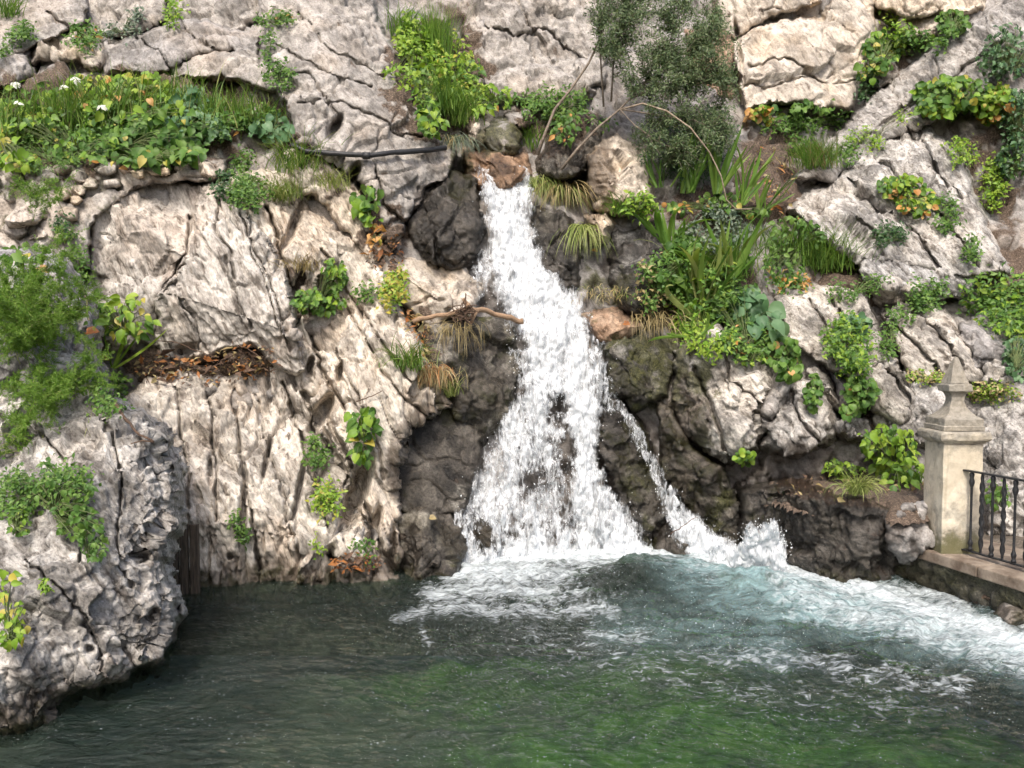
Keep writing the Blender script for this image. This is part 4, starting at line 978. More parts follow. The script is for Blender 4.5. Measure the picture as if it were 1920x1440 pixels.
def tuft(name, label, u, v, n=60, length=70, spread=.6, droop=.8, mat='blade_green', width=.010, foot=12, cat='grass tuft', lean=(0, -.15), d=None, mix=None, hang=0):
    g = np.random.default_rng(nr().randrange(9999))
    dd = (surf_min(u, v) + .02) if d is None else d
    root, b = root_at(name, u, v, label, cat, d=dd)
    def make(n, mat):
        L = length / F * dd * g.uniform(.55, 1.1, n)
        az = g.uniform(0, 2 * np.pi, n); sp = np.abs(g.normal(0, spread, n))
        k = 6; t = np.linspace(0, 1, k)[None]
        th0 = np.clip(sp, 0, 1.4)[:, None] * (.5 if not hang else 1); bend = (droop * g.uniform(.5, 1.4, n))[:, None]
        ang = th0 + bend * t ** 1.4
        if hang: ang = .9 + hang * t ** .6 * 2.0 + 0 * th0
        seg = L[:, None] / (k - 1)
        hor = np.cumsum(np.sin(ang) * seg, 1) - np.sin(ang[:, :1]) * seg; ver = np.cumsum(np.cos(ang) * seg, 1) - np.cos(ang[:, :1]) * seg
        dx = np.cos(az) + lean[0]; dy = np.sin(az) * .8 + lean[1]
        if hang: dx = g.normal(0, .35, n) + lean[0]; dy = -np.abs(g.normal(.5, .25, n))
        f0 = g.normal(0, foot / F * dd, (n, 3)) * np.array([1, .6, .25])
        P = np.stack([f0[:, :1] + hor * dx[:, None], f0[:, 1:2] + hor * dy[:, None], f0[:, 2:] + ver], -1)
        wd = width * (1 - np.linspace(0, 1, k)[None] ** 2) * g.uniform(.7, 1.3, n)[:, None] + .0006
        side = np.stack([-dy, dx, 0 * dx], 1) + g.normal(0, .4, (n, 3)); side[:, 0] += .5; side /= np.linalg.norm(side, axis=1)[:, None]
        V, Fq = strips(P, wd, side)
        o = link('blades', mesh_np('blades', V, Fq, MAT[mat], True), root); o['kind'] = 'stuff'
    make(int(n * 1.7), mat)
    if mix: make(int(mix[1] * 1.7), mix[0])
    return root
def iris(name, label, u, v, n=12, length=110, spread=.45, lean=0., width=.05, mat='blade_green', vars_=(0, 1, 2, 3), odd=None, d=None):
    r = nr()
    dd = surf_min(u, v) - .1 if d is None else d
    root, b = root_at(name, u, v, label, 'iris', d=dd)
    for i in range(n):
        L = length / F * dd * r.uniform(.6, 1.1)
        fan = (i / max(1, n - 1) - .5) * 2 * spread + r.gauss(0, .12) + lean
        M = Matrix.Translation(Vector((r.gauss(0, .03) + fan * .06, r.uniform(-.06, .03), 0))) @ Matrix.Rotation(fan, 4, 'Y') @ Matrix.Rotation(r.uniform(-.15, .35), 4, 'X') @ Matrix.Rotation(r.gauss(0, .9), 4, 'Z') @ Matrix.Scale(L, 4)
        m_ = odd[0] if odd and r.random() < odd[1] else mat
        o = bpy.data.objects.new('leaf', blade_mesh(m_, r.choice(vars_), width / (length / F * dd) * r.uniform(.8, 1.2) if False else width * 1.4)); COL.objects.link(o)
        o.parent = root; o.matrix_basis = M
    return root

YB = ('leaf_yellow', .06, None); OB = ('leaf_orange', .04, None)
low = lambda x, y: y > .2
# ---- grassy bank
broad('arum', 'dense heart-leaved arum patch at the heart of the grassy bank', [(235,252,88,42),(310,240,70,45)], 'heart', 27, 1.9, 'leaf_green', [YB], .25)
broad('arum', 'yellowing arum patch at the back of the grassy bank', [(170,180,70,42),(262,165,55,30)], 'heart', 22, 1.5, 'leaf_bright', [('leaf_yellow', .2, None), OB], .2)
broad('arum', 'pale yellow-green arum at the edge below the white flowers', [(14,232,34,42),(30,300,40,18)], 'heart', 26, 1.4, 'leaf_bright', [('leaf_yellow', .3, None)], .2)
broad('mallow', 'blue-green mallow at the end of the grassy bank nearest the smooth slab', [(352,208,46,50),(400,240,26,34)], 'lobed', 28, 1.7, 'leaf_blue', [], .25)
broad('arum', 'leafy arum spilling over the masonry below the mallow', [(270,292,90,20),(345,280,50,22)], 'heart', 28, 1.4, 'leaf_green', [('leaf_yellow', .1, None)], .2)
fine('fennel', 'feathery green herb hanging over the masonry near the picture edge', [(95,285,72,34)], 7, 3.0, 'leaf_green', .22, asp=.25)
fine('herb', 'low mixed herbs filling the middle of the grassy bank', [(140,232,110,48)], 10, 2.2, 'leaf_green', .22)
broad('arum', 'small-leaved arum carpet between grass and feathery herb', [(150,270,70,30),(60,225,60,30)], 'heart', 20, 1.3, 'leaf_green', [('leaf_bright', .4, None), YB], .3)
broad('arum', 'light green arum leaves scattered through the tall grass', [(210,200,150,50),(60,190,60,40)], 'heart', 24, 1.3, 'leaf_bright', [('leaf_green', .4, None), OB], .3)
fine('herb', 'fine herb at the hose end of the bank', [(415,225,40,36),(470,215,36,26)], 9, 1.8, 'leaf_green', .2)
for (u, v, n, ln, lb) in [(40,262,70,120,'tall grass tuft under the white flowers at the picture edge'),(115,255,80,125,'tall grass tuft in front of the feathery herb'),(190,240,70,120,'tall grass tuft behind the arum patch'),(265,225,60,100,'tall grass tuft behind the mallow and arum'),(340,210,60,95,'tall grass tuft rising beside the wide slab'),(420,235,60,85,'broad-bladed grass tuft at the end of the bank'),(475,232,70,70,'short grass tuft beside the hose end')]:
    tuft('grass_tuft', lb, u, v, n, ln * .92, .5, .7, 'blade_green', .012, 34, mix=('blade_pale', 25))
broad('mallow', 'little mallow sprawling over the hose end', [(505,238,36,26)], 'round', 24, 1.5, 'leaf_blue', [], .15)
def flower(u, v, h, label):
    root, b = root_at('garlic_flower', u, v + h, label, 'flower', d=surf_min(u, v + h) - .2)
    mb = MB(); top = Vector(at(u, v, surf_min(u, v + h) - .25)) - b
    mb.tube([(0, 0, 0), top * .5 + Vector((.02, 0, 0)), top], [.005, .004, .003], 4, False); mb.build('stalk', MAT['stalk'], root, True)
    r = nr()
    for k in range(9):
        a = r.uniform(0, 6.28); e = r.uniform(-.4, 1.2)
        dr = Vector((math.cos(a) * math.cos(e), math.sin(a) * math.cos(e), math.sin(e)))
        o = bpy.data.objects.new('petal', leaf_mesh('ovate', 'petal', k % 3)); COL.objects.link(o); o.parent = root
        o.matrix_basis = Matrix.Translation(top + dr * .012) @ basis(Vector((0, -1, .5)) + dr * .4, dr) @ Matrix.Scale(.055, 4)
for (u, v, h, lb) in [(26,158,90,'white garlic flower head nearest the picture edge'),(118,165,80,'white garlic flower in the middle of the tall grass'),(140,150,80,'upper white garlic flower beside the yellowing arum'),(32,196,60,'low white garlic flower among the edge leaves'),(190,200,50,'single small white flower over the arum patch')]: flower(u, v, h, lb)
# ---- upper slabs
tuft('grass_tuft', 'dark grass tuft in the very corner of the picture', 14, 30, 60, 60, .7, .8)
fine('herb', 'small green herb on the slab below the corner grass', [(38,62,30,20),(10,95,16,10)], 8, 2.2, 'leaf_green', .1)
fine('herb', 'green herb with a few orange leaves between the upper slabs', [(162,66,30,26)], 9, 2.2, 'leaf_green', .1, odd=('leaf_orange', .06))
fine('herb', 'grey-green sprig climbing the joint of the upper blocks', [(230,55,40,12),(250,35,12,22)], 7, 1.6, 'leaf_grey', .08)
fine('herb', 'bright tuft under the top edge above the wide slab', [(325,24,16,22)], 8, 2.4, 'leaf_bright', .1)
fine('herb', 'flat green herb cushion on the dull grey block', [(515,38,36,14)], 7, 2.0, 'leaf_green', .08, odd=('leaf_orange', .04))
fine('herb', 'thin sprig in the crack below the flat herb cushion', [(502,86,10,32)], 7, 1.6, 'leaf_green', .08)
fine('herb', 'small green weed on the smooth slab above the hose end', [(522,140,24,26)], 8, 2.0, 'leaf_green', .1)
# ---- masonry and pale cliff
broad('arum', 'young arum with large leaves below the rubble wall', [(46,474,46,18)], 'heart', 30, 1.3, 'leaf_green', [YB], .2)
fine('herb', 'dark little weed in the mortar beside the loose stone', [(122,424,20,20)], 8, 1.8, 'leaf_deep', .06)
fine('herb', 'trailing weed running down beside the rounded pitted boulder', [(146,500,16,52)], 8, 1.5, 'leaf_green', .08)
fine('herb', 'dark weed at the end of the masonry lip', [(414,342,12,34)], 8, 2.0, 'leaf_deep', .08)
fine('herb', 'light green parsley-like herb beside the dark weed', [(455,335,26,52),(470,360,40,30)], 8, 1.8, 'leaf_green', .12)
tuft('grass_tuft', 'wispy pale grass spilling over the grooved slab', 528, 372, 110, 62, 1.0, 1.3, 'blade_pale', .006, 16, mix=('blade_green', 60))
tuft('grass_tuft', 'long grass hanging below the hose', 556, 318, 80, 90, .6, 1.6, 'blade_green', .008, 22, mix=('blade_pale', 40))
tuft('grass_tuft', 'fine grass beside the leafy arum under the hose', 622, 352, 60, 60, .7, 1.4, 'blade_pale', .008, 18)
broad('arum', 'arum with rounded leaves growing from the hole under the hose', [(686,372,30,26),(698,400,22,22)], 'heart', 30, 1.2, 'leaf_green', [('leaf_bright', .4, None)], .15, n=14)
broad('arum', 'withered orange leaves below the arum under the hose', [(704,438,14,22)], 'heart', 18, 1.2, 'leaf_orange', [('leaf_yellow', .3, None)], .08, n=8)
broad('herb', 'lobed bright herb in the cleft of the pale cliff', [(598,562,46,26),(626,515,22,34)], 'lobed', 19, 1.7, 'leaf_green', [('leaf_bright', .3, None)], .14)
fine('herb', 'yellowing bushy herb beside the brown rounded rock', [(740,542,26,36)], 8, 2.4, 'leaf_bright', .12, odd=('leaf_yellow', .35))
fine('fern', 'little fern frond on the edge of the diagonal slab', [(690,546,26,12)], 8, 1.8, 'leaf_green', .06)
broad('arum', 'leafy rosette with yellow foot on the diagonal slab', [(680,800,32,38),(682,850,20,18)], 'heart', 27, 1.4, 'leaf_green', [('leaf_bright', .3, None), ('leaf_yellow', .7, lambda x, y: y > .55)], .15, n=24)
fine('herb', 'round herb cushion beside the dark slot', [(593,850,20,26)], 8, 2.4, 'leaf_green', .1)
fine('herb', 'bright herb cushion above the waterline of the fluted foot', [(613,938,26,32)], 9, 2.4, 'leaf_bright', .1, odd=('leaf_yellow', .08))
fine('herb', 'tiny bright sprig near the waterline', [(595,1024,7,10)], 8, 2.4, 'leaf_bright', .04)
fine('herb', 'two small leaves sprouting in the litter at the waterline', [(690,1034,24,12)], 9, 1.4, 'leaf_green', .05)
fine('herb', 'slender green weed on the fluted cliff foot', [(438,978,10,26),(456,1000,10,14)], 8, 1.8, 'leaf_green', .06)
broad('arum', 'yellow-green arum clump on the litter ledge', [(235,592,56,44),(180,600,24,34)], 'ovate', 34, 1.5, 'leaf_bright', [('leaf_green', .35, None), ('leaf_yellow', .12, None)], .25)
iris('sword_plant', 'two broad sword leaves below the yellow-green arum', 205, 690, 5, 120, .5, .45, .05, 'leaf_bright')
fine('herb', 'soft green herb between the boulder and the litter ledge', [(205,738,34,40)], 9, 2.0, 'leaf_green', .15)
fine('herb', 'small-leaved green fringe under the asparagus bush', [(90,900,80,30),(30,930,40,40)], 10, 1.8, 'leaf_green', .15)
broad('nettle', 'nettle patch hanging on the great boulder under the asparagus bush', [(110,925,70,38),(150,975,40,36)], 'ovate', 24, 1.7, 'leaf_green', [], .15)
broad('nettle', 'trailing nettle end low on the great boulder', [(176,1020,26,32)], 'ovate', 20, 1.6, 'leaf_green', [], .1)
broad('nettle', 'small nettle sprig at the edge above the grey patch', [(36,970,20,34)], 'ovate', 18, 1.5, 'leaf_green', [('leaf_bright', .3, None)], .1)
broad('nettle', 'bright yellow-green nettle at the picture edge over the pool', [(26,1170,28,46),(12,1096,14,30)], 'ovate', 32, 1.5, 'leaf_bright', [('leaf_yellow', .1, None)], .15)
fine('herb', 'small moss-green sprig on the great boulder', [(80,1106,12,12)], 8, 2.2, 'leaf_bright', .05)
# ---- gully above the fall
fine('herb', 'bright leafy clump at the top of the gully', [(778,70,30,46),(760,120,22,40)], 11, 2.2, 'leaf_bright', .2)
tuft('grass_tuft', 'grass tuft on the crest of the smooth slab', 748, 70, 60, 70, .4, .8)
broad('arum', 'trailing arum leaves down the middle of the gully', [(810,215,26,44),(790,130,22,26)], 'heart', 20, 1.5, 'leaf_green', [('leaf_bright', .3, None)], .2)
fine('herb', 'leafy mass at the back of the gully', [(840,110,40,50),(870,180,44,30)], 10, 1.8, 'leaf_bright', .2, odd=('leaf_yellow', .06))
tuft('rush_tuft', 'feathery dark green upright tuft above the gully', 818, 108, 200, 105, .45, .35, 'needle', .006, 16, mix=('blade_green', 60))
broad('arum', 'broad bright leaves filling the gully beside the smooth slab', [(800,170,30,40),(846,150,40,40),(880,130,22,30)], 'ovate', 22, 1.6, 'leaf_bright', [('leaf_green', .4, None), ('leaf_yellow', .08, None)], .2)
broad('arum', 'low leafy fringe over the head of the fall', [(925,180,48,24),(890,185,30,26)], 'ovate', 22, 1.6, 'leaf_bright', [('leaf_green', .3, None), OB], .18)
tuft('grass_tuft', 'long-bladed grass hanging along the smooth slab edge', 822, 205, 90, 90, .5, 1.0, 'blade_green', .012, 22)
tuft('grass_tuft', 'long grass clump beside the rusty ledge', 866, 232, 90, 85, .5, 1.0, 'blade_green', .011, 18, mix=('blade_pale', 25))
tuft('hanging_weed', 'grey-green weed trailing past the hose end', 852, 262, 120, 90, .5, 1.0, 'leaf_grey', .006, 14, hang=.8, mix=('blade_dry', 30))
fine('herb', 'dark green low herb behind the bare stem', [(1040,195,62,28)], 8, 2.2, 'leaf_green', .15)
broad('arum', 'arum with orange leaves beside the tilted boulder', [(1058,235,26,34),(1072,215,20,18)], 'ovate', 20, 1.3, 'leaf_green', [('leaf_orange', .25, None)], .15)
tuft('grass_tuft', 'dark grass between the mossy stone and tilted boulder', 1000, 278, 50, 60, .5, 1.0, 'blade_green', .011, 12)
broad('arum', 'few leaves with yellow tips on top of the tilted boulder', [(1130,232,32,16)], 'ovate', 18, 1.2, 'leaf_green', [('leaf_orange', .25, None)], .1, n=9)
tuft('hanging_grass', 'bright grass fringe drooping at the lip of the fall', 1012, 338, 70, 100, .4, 1.0, 'blade_pale', .011, 14, hang=.85)
tuft('hanging_grass', 'straw-coloured grass hanging from the lip of the fall', 1058, 352, 80, 120, .4, 1.0, 'blade_dry', .009, 18, hang=.8, mix=('blade_pale', 40))
tuft('hanging_grass', 'long drooping grass lock halfway down the chute', 1092, 425, 60, 120, .4, 1.0, 'blade_pale', .009, 12, hang=.9)
tuft('grass_tuft', 'drooping green grass below the tall buff boulder', 1170, 402, 60, 60, .7, 1.4, 'blade_green', .012, 14)
fine('herb', 'bright little herb beside the drooping grass', [(1192,384,30,22)], 9, 2.2, 'leaf_bright', .1)
tuft('hanging_grass', 'olive dead grass draped over the tan stones', 1150, 548, 60, 46, .6, 1.0, 'blade_dry', .007, 34, hang=.7, mix=('blade_pale', 25))
# ---- irises and their company
iris('iris', 'small iris fan springing from the tall buff boulder', 1236, 352, 9, 80, .7, -.3)
iris('iris', 'upright iris clump below the grey shrub', 1290, 362, 14, 115, .35, .1)
iris('iris', 'tall iris clump beside the arching dead stem', 1342, 365, 16, 125, .4, .2)
iris('iris', 'iris clump leaning towards the earth path', 1385, 385, 14, 120, .45, .35)
iris('iris', 'low iris fan at the edge of the earth path', 1425, 396, 10, 95, .55, .5)
iris('iris', 'iris leaning over the dark wet rock', 1258, 470, 14, 115, .6, -.15, vars_=(1, 2, 4, 5))
iris('iris', 'big drooping iris clump over the angular boulder', 1318, 600, 26, 185, .6, -.1, .05, vars_=(1, 2, 3, 4, 5), odd=('blade_pale', .3))
iris('iris', 'pale-tipped iris clump in the middle of the planted slope', 1376, 528, 18, 140, .5, 0., vars_=(1, 2, 4, 5), odd=('blade_pale', .3))
iris('iris', 'iris leaves hanging over the edge of the big angular boulder', 1300, 632, 9, 80, 1.2, -.4, .055, vars_=(3, 4, 5))
fine('herb', 'dusty grey herb between the iris clumps', [(1345,435,60,44)], 8, 1.8, 'leaf_grey', .18)
fine('herb', 'leafy herb under the iris leaning over the wet rock', [(1262,500,44,34),(1285,460,30,30)], 10, 2.0, 'leaf_green', .15)
broad('mallow', 'large blue-green mallow beside the drooping irises', [(1410,570,40,30),(1440,600,26,30),(1365,595,20,16)], 'round', 38, 1.3, 'leaf_blue', [], .2)
fine('herb', 'mixed green herbs under the mallow', [(1400,630,50,36),(1365,560,40,40)], 10, 2.0, 'leaf_green', .15, odd=('leaf_orange', .03))
broad('ivy', 'ivy with orange leaves trailing over the angular boulder', [(1455,655,46,26),(1480,690,22,22)], 'round', 20, 1.7, 'leaf_green', [('leaf_orange', .08, None)], .12)
tuft('grass_tuft', 'big lush grass dome beside the dry path', 1545, 500, 260, 95, .75, 1.0, 'blade_green', .010, 30)
broad('herb', 'leafy herb patch between irises and grass dome', [(1490,440,50,36),(1470,490,36,36)], 'ovate', 20, 1.6, 'leaf_green', [('leaf_orange', .05, None)], .18)
fine('herb', 'dry orange-flecked herb at the crest of the humped outcrop', [(1480,530,46,16)], 9, 2.0, 'leaf_green', .08, odd=('leaf_orange', .18))
broad('nasturtium', 'faded nasturtium leaves at the foot of the upper irises', [(1270,388,34,12),(1350,380,44,20),(1420,398,26,8)], 'round', 15, 0.8, 'leaf_green', [('leaf_orange', .14, None), ('leaf_yellow', .12, None)], .12)
tuft('grass_tuft', 'round shaggy grass ball beside the ridge', 1530, 312, 260, 70, .9, .9, 'blade_green', .007, 18, mix=('blade_dry', 40))
broad('nasturtium', 'orange and yellow nasturtium under the sunlit block', [(1432,214,34,15)], 'round', 17, 1.6, 'leaf_bright', [('leaf_green', .3, None), ('leaf_yellow', .4, None), ('leaf_orange', .6, None)], .12)
broad('mallow', 'green mallow under the sunlit block', [(1522,208,42,18)], 'lobed', 26, 1.6, 'leaf_green', [], .15)
fine('herb', 'low ground herb in front of the green mallow', [(1490,236,60,14),(1570,220,30,14)], 8, 2.2, 'leaf_green', .08)
fine('herb', 'leafy mass under the pale-tipped irises', [(1310,545,50,44),(1345,500,50,40)], 11, 2.0, 'leaf_green', .16, odd=('leaf_bright', .2))
fine('herb', 'bright creeping herb at the foot of the drooping irises', [(1330,640,50,26),(1290,600,26,30)], 10, 2.0, 'leaf_bright', .12)
fine('herb', 'straggly herb on the wet rock beside the irises', [(1225,545,36,34),(1215,500,20,20)], 8, 1.5, 'leaf_green', .12, odd=('blade_dry', .2))
broad('nasturtium', 'round-leaved plant among the lower irises', [(1290,465,38,24),(1262,520,30,20)], 'round', 18, 1.3, 'leaf_green', [('leaf_orange', .06, None)], .16)
broad('herb', 'leafy fringe along the bottom of the planted slope', [(1405,660,40,24),(1370,640,30,20)], 'ovate', 17, 1.5, 'leaf_green', [('leaf_bright', .3, None), ('leaf_orange', .04, None)], .12)
tuft('grass_tuft', 'thin long grass between the lower iris clumps', 1350, 520, 90, 110, .5, 1.1, 'blade_green', .007, 40, mix=('blade_pale', 40))
tuft('grass_tuft', 'thin grass sprouting beside the leafy herb patch', 1440, 470, 70, 80, .5, 1.0, 'blade_green', .008, 36)
fine('herb', 'low creeping green on the dry grassy path', [(1600,545,50,14),(1640,525,30,10)], 7, 1.3, 'leaf_green', .05)
fine('herb', 'weeds at the foot of the shaggy grass ball', [(1580,290,30,16),(1500,270,30,14)], 7, 1.6, 'leaf_green', .06)
fine('herb', 'sprinkle of weeds along the ridge crest', [(1620,260,40,22),(1690,215,30,12)], 6, .8, 'leaf_bright', .04)
# ---- upper right
broad('nasturtium', 'nasturtium climbing beside the sunlit block', [(1655,92,32,36),(1630,130,22,20)], 'round', 18, 1.6, 'leaf_green', [('leaf_bright', .3, None), ('leaf_yellow', .15, None)], .15)
fine('herb', 'green clump in the corner above the climbing nasturtium', [(1690,70,16,26),(1670,40,16,10)], 9, 2.0, 'leaf_bright', .12)
broad('nasturtium', 'leafy patch tucked under the pale ledge', [(1785,42,28,24)], 'round', 15, 1.8, 'leaf_green', [], .12)
fine('herb', 'strip of green running along the top of the ridge', [(1735,78,54,14)], 9, 2.4, 'leaf_green', .1)
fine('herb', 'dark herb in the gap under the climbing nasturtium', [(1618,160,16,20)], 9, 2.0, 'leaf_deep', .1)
broad('nasturtium', 'wide nasturtium mat draped over the ridge', [(1790,175,78,34),(1760,200,40,20)], 'round', 19, 1.7, 'leaf_green', [('leaf_bright', .3, None), ('leaf_yellow', .08, None)], .18)
broad('nasturtium', 'yellow and orange end of the nasturtium mat beside the ivy', [(1872,185,26,34),(1850,215,22,14)], 'round', 17, 1.5, 'leaf_bright', [('leaf_yellow', .35, None), ('leaf_orange', .6, low)], .15)
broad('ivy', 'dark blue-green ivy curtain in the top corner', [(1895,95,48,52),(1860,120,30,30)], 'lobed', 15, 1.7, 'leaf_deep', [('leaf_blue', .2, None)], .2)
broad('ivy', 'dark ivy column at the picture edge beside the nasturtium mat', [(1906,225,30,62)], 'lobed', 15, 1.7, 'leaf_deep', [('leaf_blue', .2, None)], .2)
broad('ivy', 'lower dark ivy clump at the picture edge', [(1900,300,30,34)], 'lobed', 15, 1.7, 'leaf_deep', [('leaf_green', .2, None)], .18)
fine('herb', 'light green weed above the broad grey rock', [(1806,285,26,24)], 8, 2.2, 'leaf_bright', .1)
fine('herb', 'upright light green weed beside the lower ivy', [(1862,345,22,50)], 8, 2.0, 'leaf_bright', .1)
broad('nasturtium', 'orange and yellow nasturtium cushion on the broad grey rock', [(1690,350,44,24),(1720,380,40,24)], 'round', 15, 1.7, 'leaf_bright', [('leaf_green', .3, None), ('leaf_yellow', .25, None), ('leaf_orange', .5, low)], .14)
fine('herb', 'green herb below the nasturtium cushion', [(1774,400,20,34)], 8, 2.0, 'leaf_green', .1)
fine('herb', 'dark tangled weed in the hollow of the mottled rock', [(1670,440,30,24)], 7, 1.8, 'leaf_deep', .1)
fine('herb', 'small bright weed at the foot of the mottled rock', [(1820,470,18,26)], 8, 1.8, 'leaf_green', .08)
fine('herb', 'dense green herb bank under the lower ivy', [(1868,555,66,44),(1900,600,40,24)], 11, 2.6, 'leaf_green', .2, odd=('leaf_bright', .25))
broad('ivy', 'dark ivy hanging over the shadowed boulder', [(1906,660,24,52)], 'lobed', 17, 1.6, 'leaf_deep', [('leaf_blue', .3, None)], .15)
fine('herb', 'green weed between the loose white stones', [(1740,552,38,30),(1690,585,24,14)], 8, 2.0, 'leaf_green', .08)
fine('herb', 'round bright herb cushion on the humped outcrop', [(1586,636,42,40),(1600,680,30,24)], 9, 2.6, 'leaf_green', .15, odd=('leaf_bright', .3))
broad('mallow', 'blue-green mallow leaves over the round herb cushion', [(1606,606,30,14)], 'round', 34, 1.3, 'leaf_blue', [], .12, n=7)
fine('herb', 'thin green streak of weed along the striped slab', [(1668,640,16,40)], 7, 1.6, 'leaf_green', .06)
broad('ivy', 'ivy sprig between the pointed stone and the wedge boulder', [(1526,735,14,36)], 'round', 15, 1.6, 'leaf_green', [], .1)
broad('ivy', 'ivy sprig below the round herb cushion', [(1612,735,30,30),(1596,768,24,14)], 'round', 17, 1.6, 'leaf_green', [('leaf_orange', .06, None)], .12)
broad('bramble', 'bright yellow-green bramble beside the pillar', [(1668,838,52,44),(1690,880,38,32),(1640,815,28,18)], 'ovate', 30, 1.8, 'leaf_bright', [('leaf_green', .25, None)], .25)
broad('bramble', 'small bramble shoots on the earth ledge', [(1586,880,34,14),(1560,872,16,12)], 'ovate', 16, 1.6, 'leaf_bright', [('leaf_green', .4, None)], .12)
tuft('grass_tuft', 'drooping broad grass between bramble and pillar', 1712, 905, 40, 50, .7, 1.4, 'blade_green', .014, 14)
tuft('grass_tuft', 'pale drooping grass tuft on the rim of the earth ledge', 1608, 925, 120, 68, .9, 1.9, 'blade_pale', .009, 10)
broad('ivy', 'little round-leaved plant in the nook below the angular boulder', [(1396,856,20,16)], 'round', 16, 1.6, 'leaf_bright', [('leaf_green', .4, None)], .1)
fine('moss', 'mossy strip behind the finial', [(1740,704,44,9)], 6, 2.0, 'leaf_bright', .04, cat='moss', odd=('blade_dry', .4))
fine('moss', 'wide mossy patch beyond the finial', [(1856,735,52,13)], 6, 2.2, 'leaf_bright', .05, cat='moss', odd=('blade_dry', .3))
broad('bramble', 'leafy shoots behind the iron railing', [(1872,925,22,26)], 'ovate', 20, 1.5, 'leaf_green', [], .15)
# ---- middle cliff
tuft('grass_tuft', 'drooping grass beside the flat dark wet face', 762, 690, 90, 80, .7, 1.7, 'blade_green', .010, 16, mix=('blade_pale', 25))
tuft('grass_tuft', 'bright drooping grass wisp above the flat dark wet face', 846, 742, 30, 60, .5, 1.6, 'blade_pale', .010, 8)
tuft('hanging_weed', 'mat of rusty dead roots under the driftwood', 812, 690, 110, 70, .5, 1.0, 'blade_dry', .006, 20, hang=.9, mix=('leaf_rust', 40))
tuft('hanging_weed', 'brown root tangle hanging from the driftwood over the dark rock', 850, 610, 60, 95, .4, 1.0, 'blade_dry', .005, 24, hang=.95)
tuft('hanging_weed', 'dead grass hanging beside the mossy brown rock', 1225, 590, 60, 90, .4, 1.0, 'blade_dry', .006, 22, hang=.9)
tuft('grass_tuft', 'dry dead grass in the crack below the cleft herb', 560, 505, 50, 50, .5, 1.4, 'blade_dry', .006, 16)

# ---- litter scattered on the ledges
def litter(label, ells, n, mats, size=9):
    g = np.random.default_rng(nr().randrange(9999)); r = nr()
    e0 = ells[0]; root, b = root_at('leaf_litter', e0[0], e0[1], label, None); root['kind'] = 'stuff'
    for mi, m_ in enumerate(mats):
        k = n // len(mats); P = []
        for i in range(k):
            u, v, ex, ey = pick(ells, r); P.append((u, v, surf_min(u, v) - .012))
        P = np.array(P); C = at(P[:, 0], P[:, 1], P[:, 2]) - np.array(b)
        N_ = g.normal(0, .6, (k, 3)) + np.array([0, -.6, .6]); T_ = g.normal(0, 1, (k, 3)) * np.array([1, .5, .6])
        L = size / F * P[:, 2] * np.exp(g.normal(0, .5, k)); V, T = bits(C, N_, T_, L, L * g.uniform(.1, .6, k))
        link('litter', mesh_np('litter', V, T, MAT[m_], False), root)['kind'] = 'stuff'
litter('dry brown leaves and bark bits on the litter ledge', [(385,694,135,26),(465,672,60,30),(290,690,50,26)], 460, ('dark_twig', 'leaf_rust', 'dark_twig', 'blade_dry'))
litter('scraps of dead leaf on the bare earth ledge', [(1590,912,140,22)], 160, ('dark_twig', 'blade_dry'), 7)
litter('dead leaves in the gully under the leafy arum', [(706,460,18,50),(740,480,18,40)], 200, ('leaf_rust', 'dark_twig'), 8)
litter('dead leaves on the trodden earth path', [(1440,330,50,60),(1460,385,50,14)], 160, ('leaf_rust', 'blade_dry', 'dark_twig'), 8)
litter('brown debris at the waterline under the diagonal slab', [(670,1055,50,18)], 200, ('leaf_rust', 'dark_twig'), 8)
litter('reddish debris along the crack beside the driftwood', [(790,640,16,50),(770,600,20,20)], 160, ('leaf_rust', 'blade_dry'), 8)
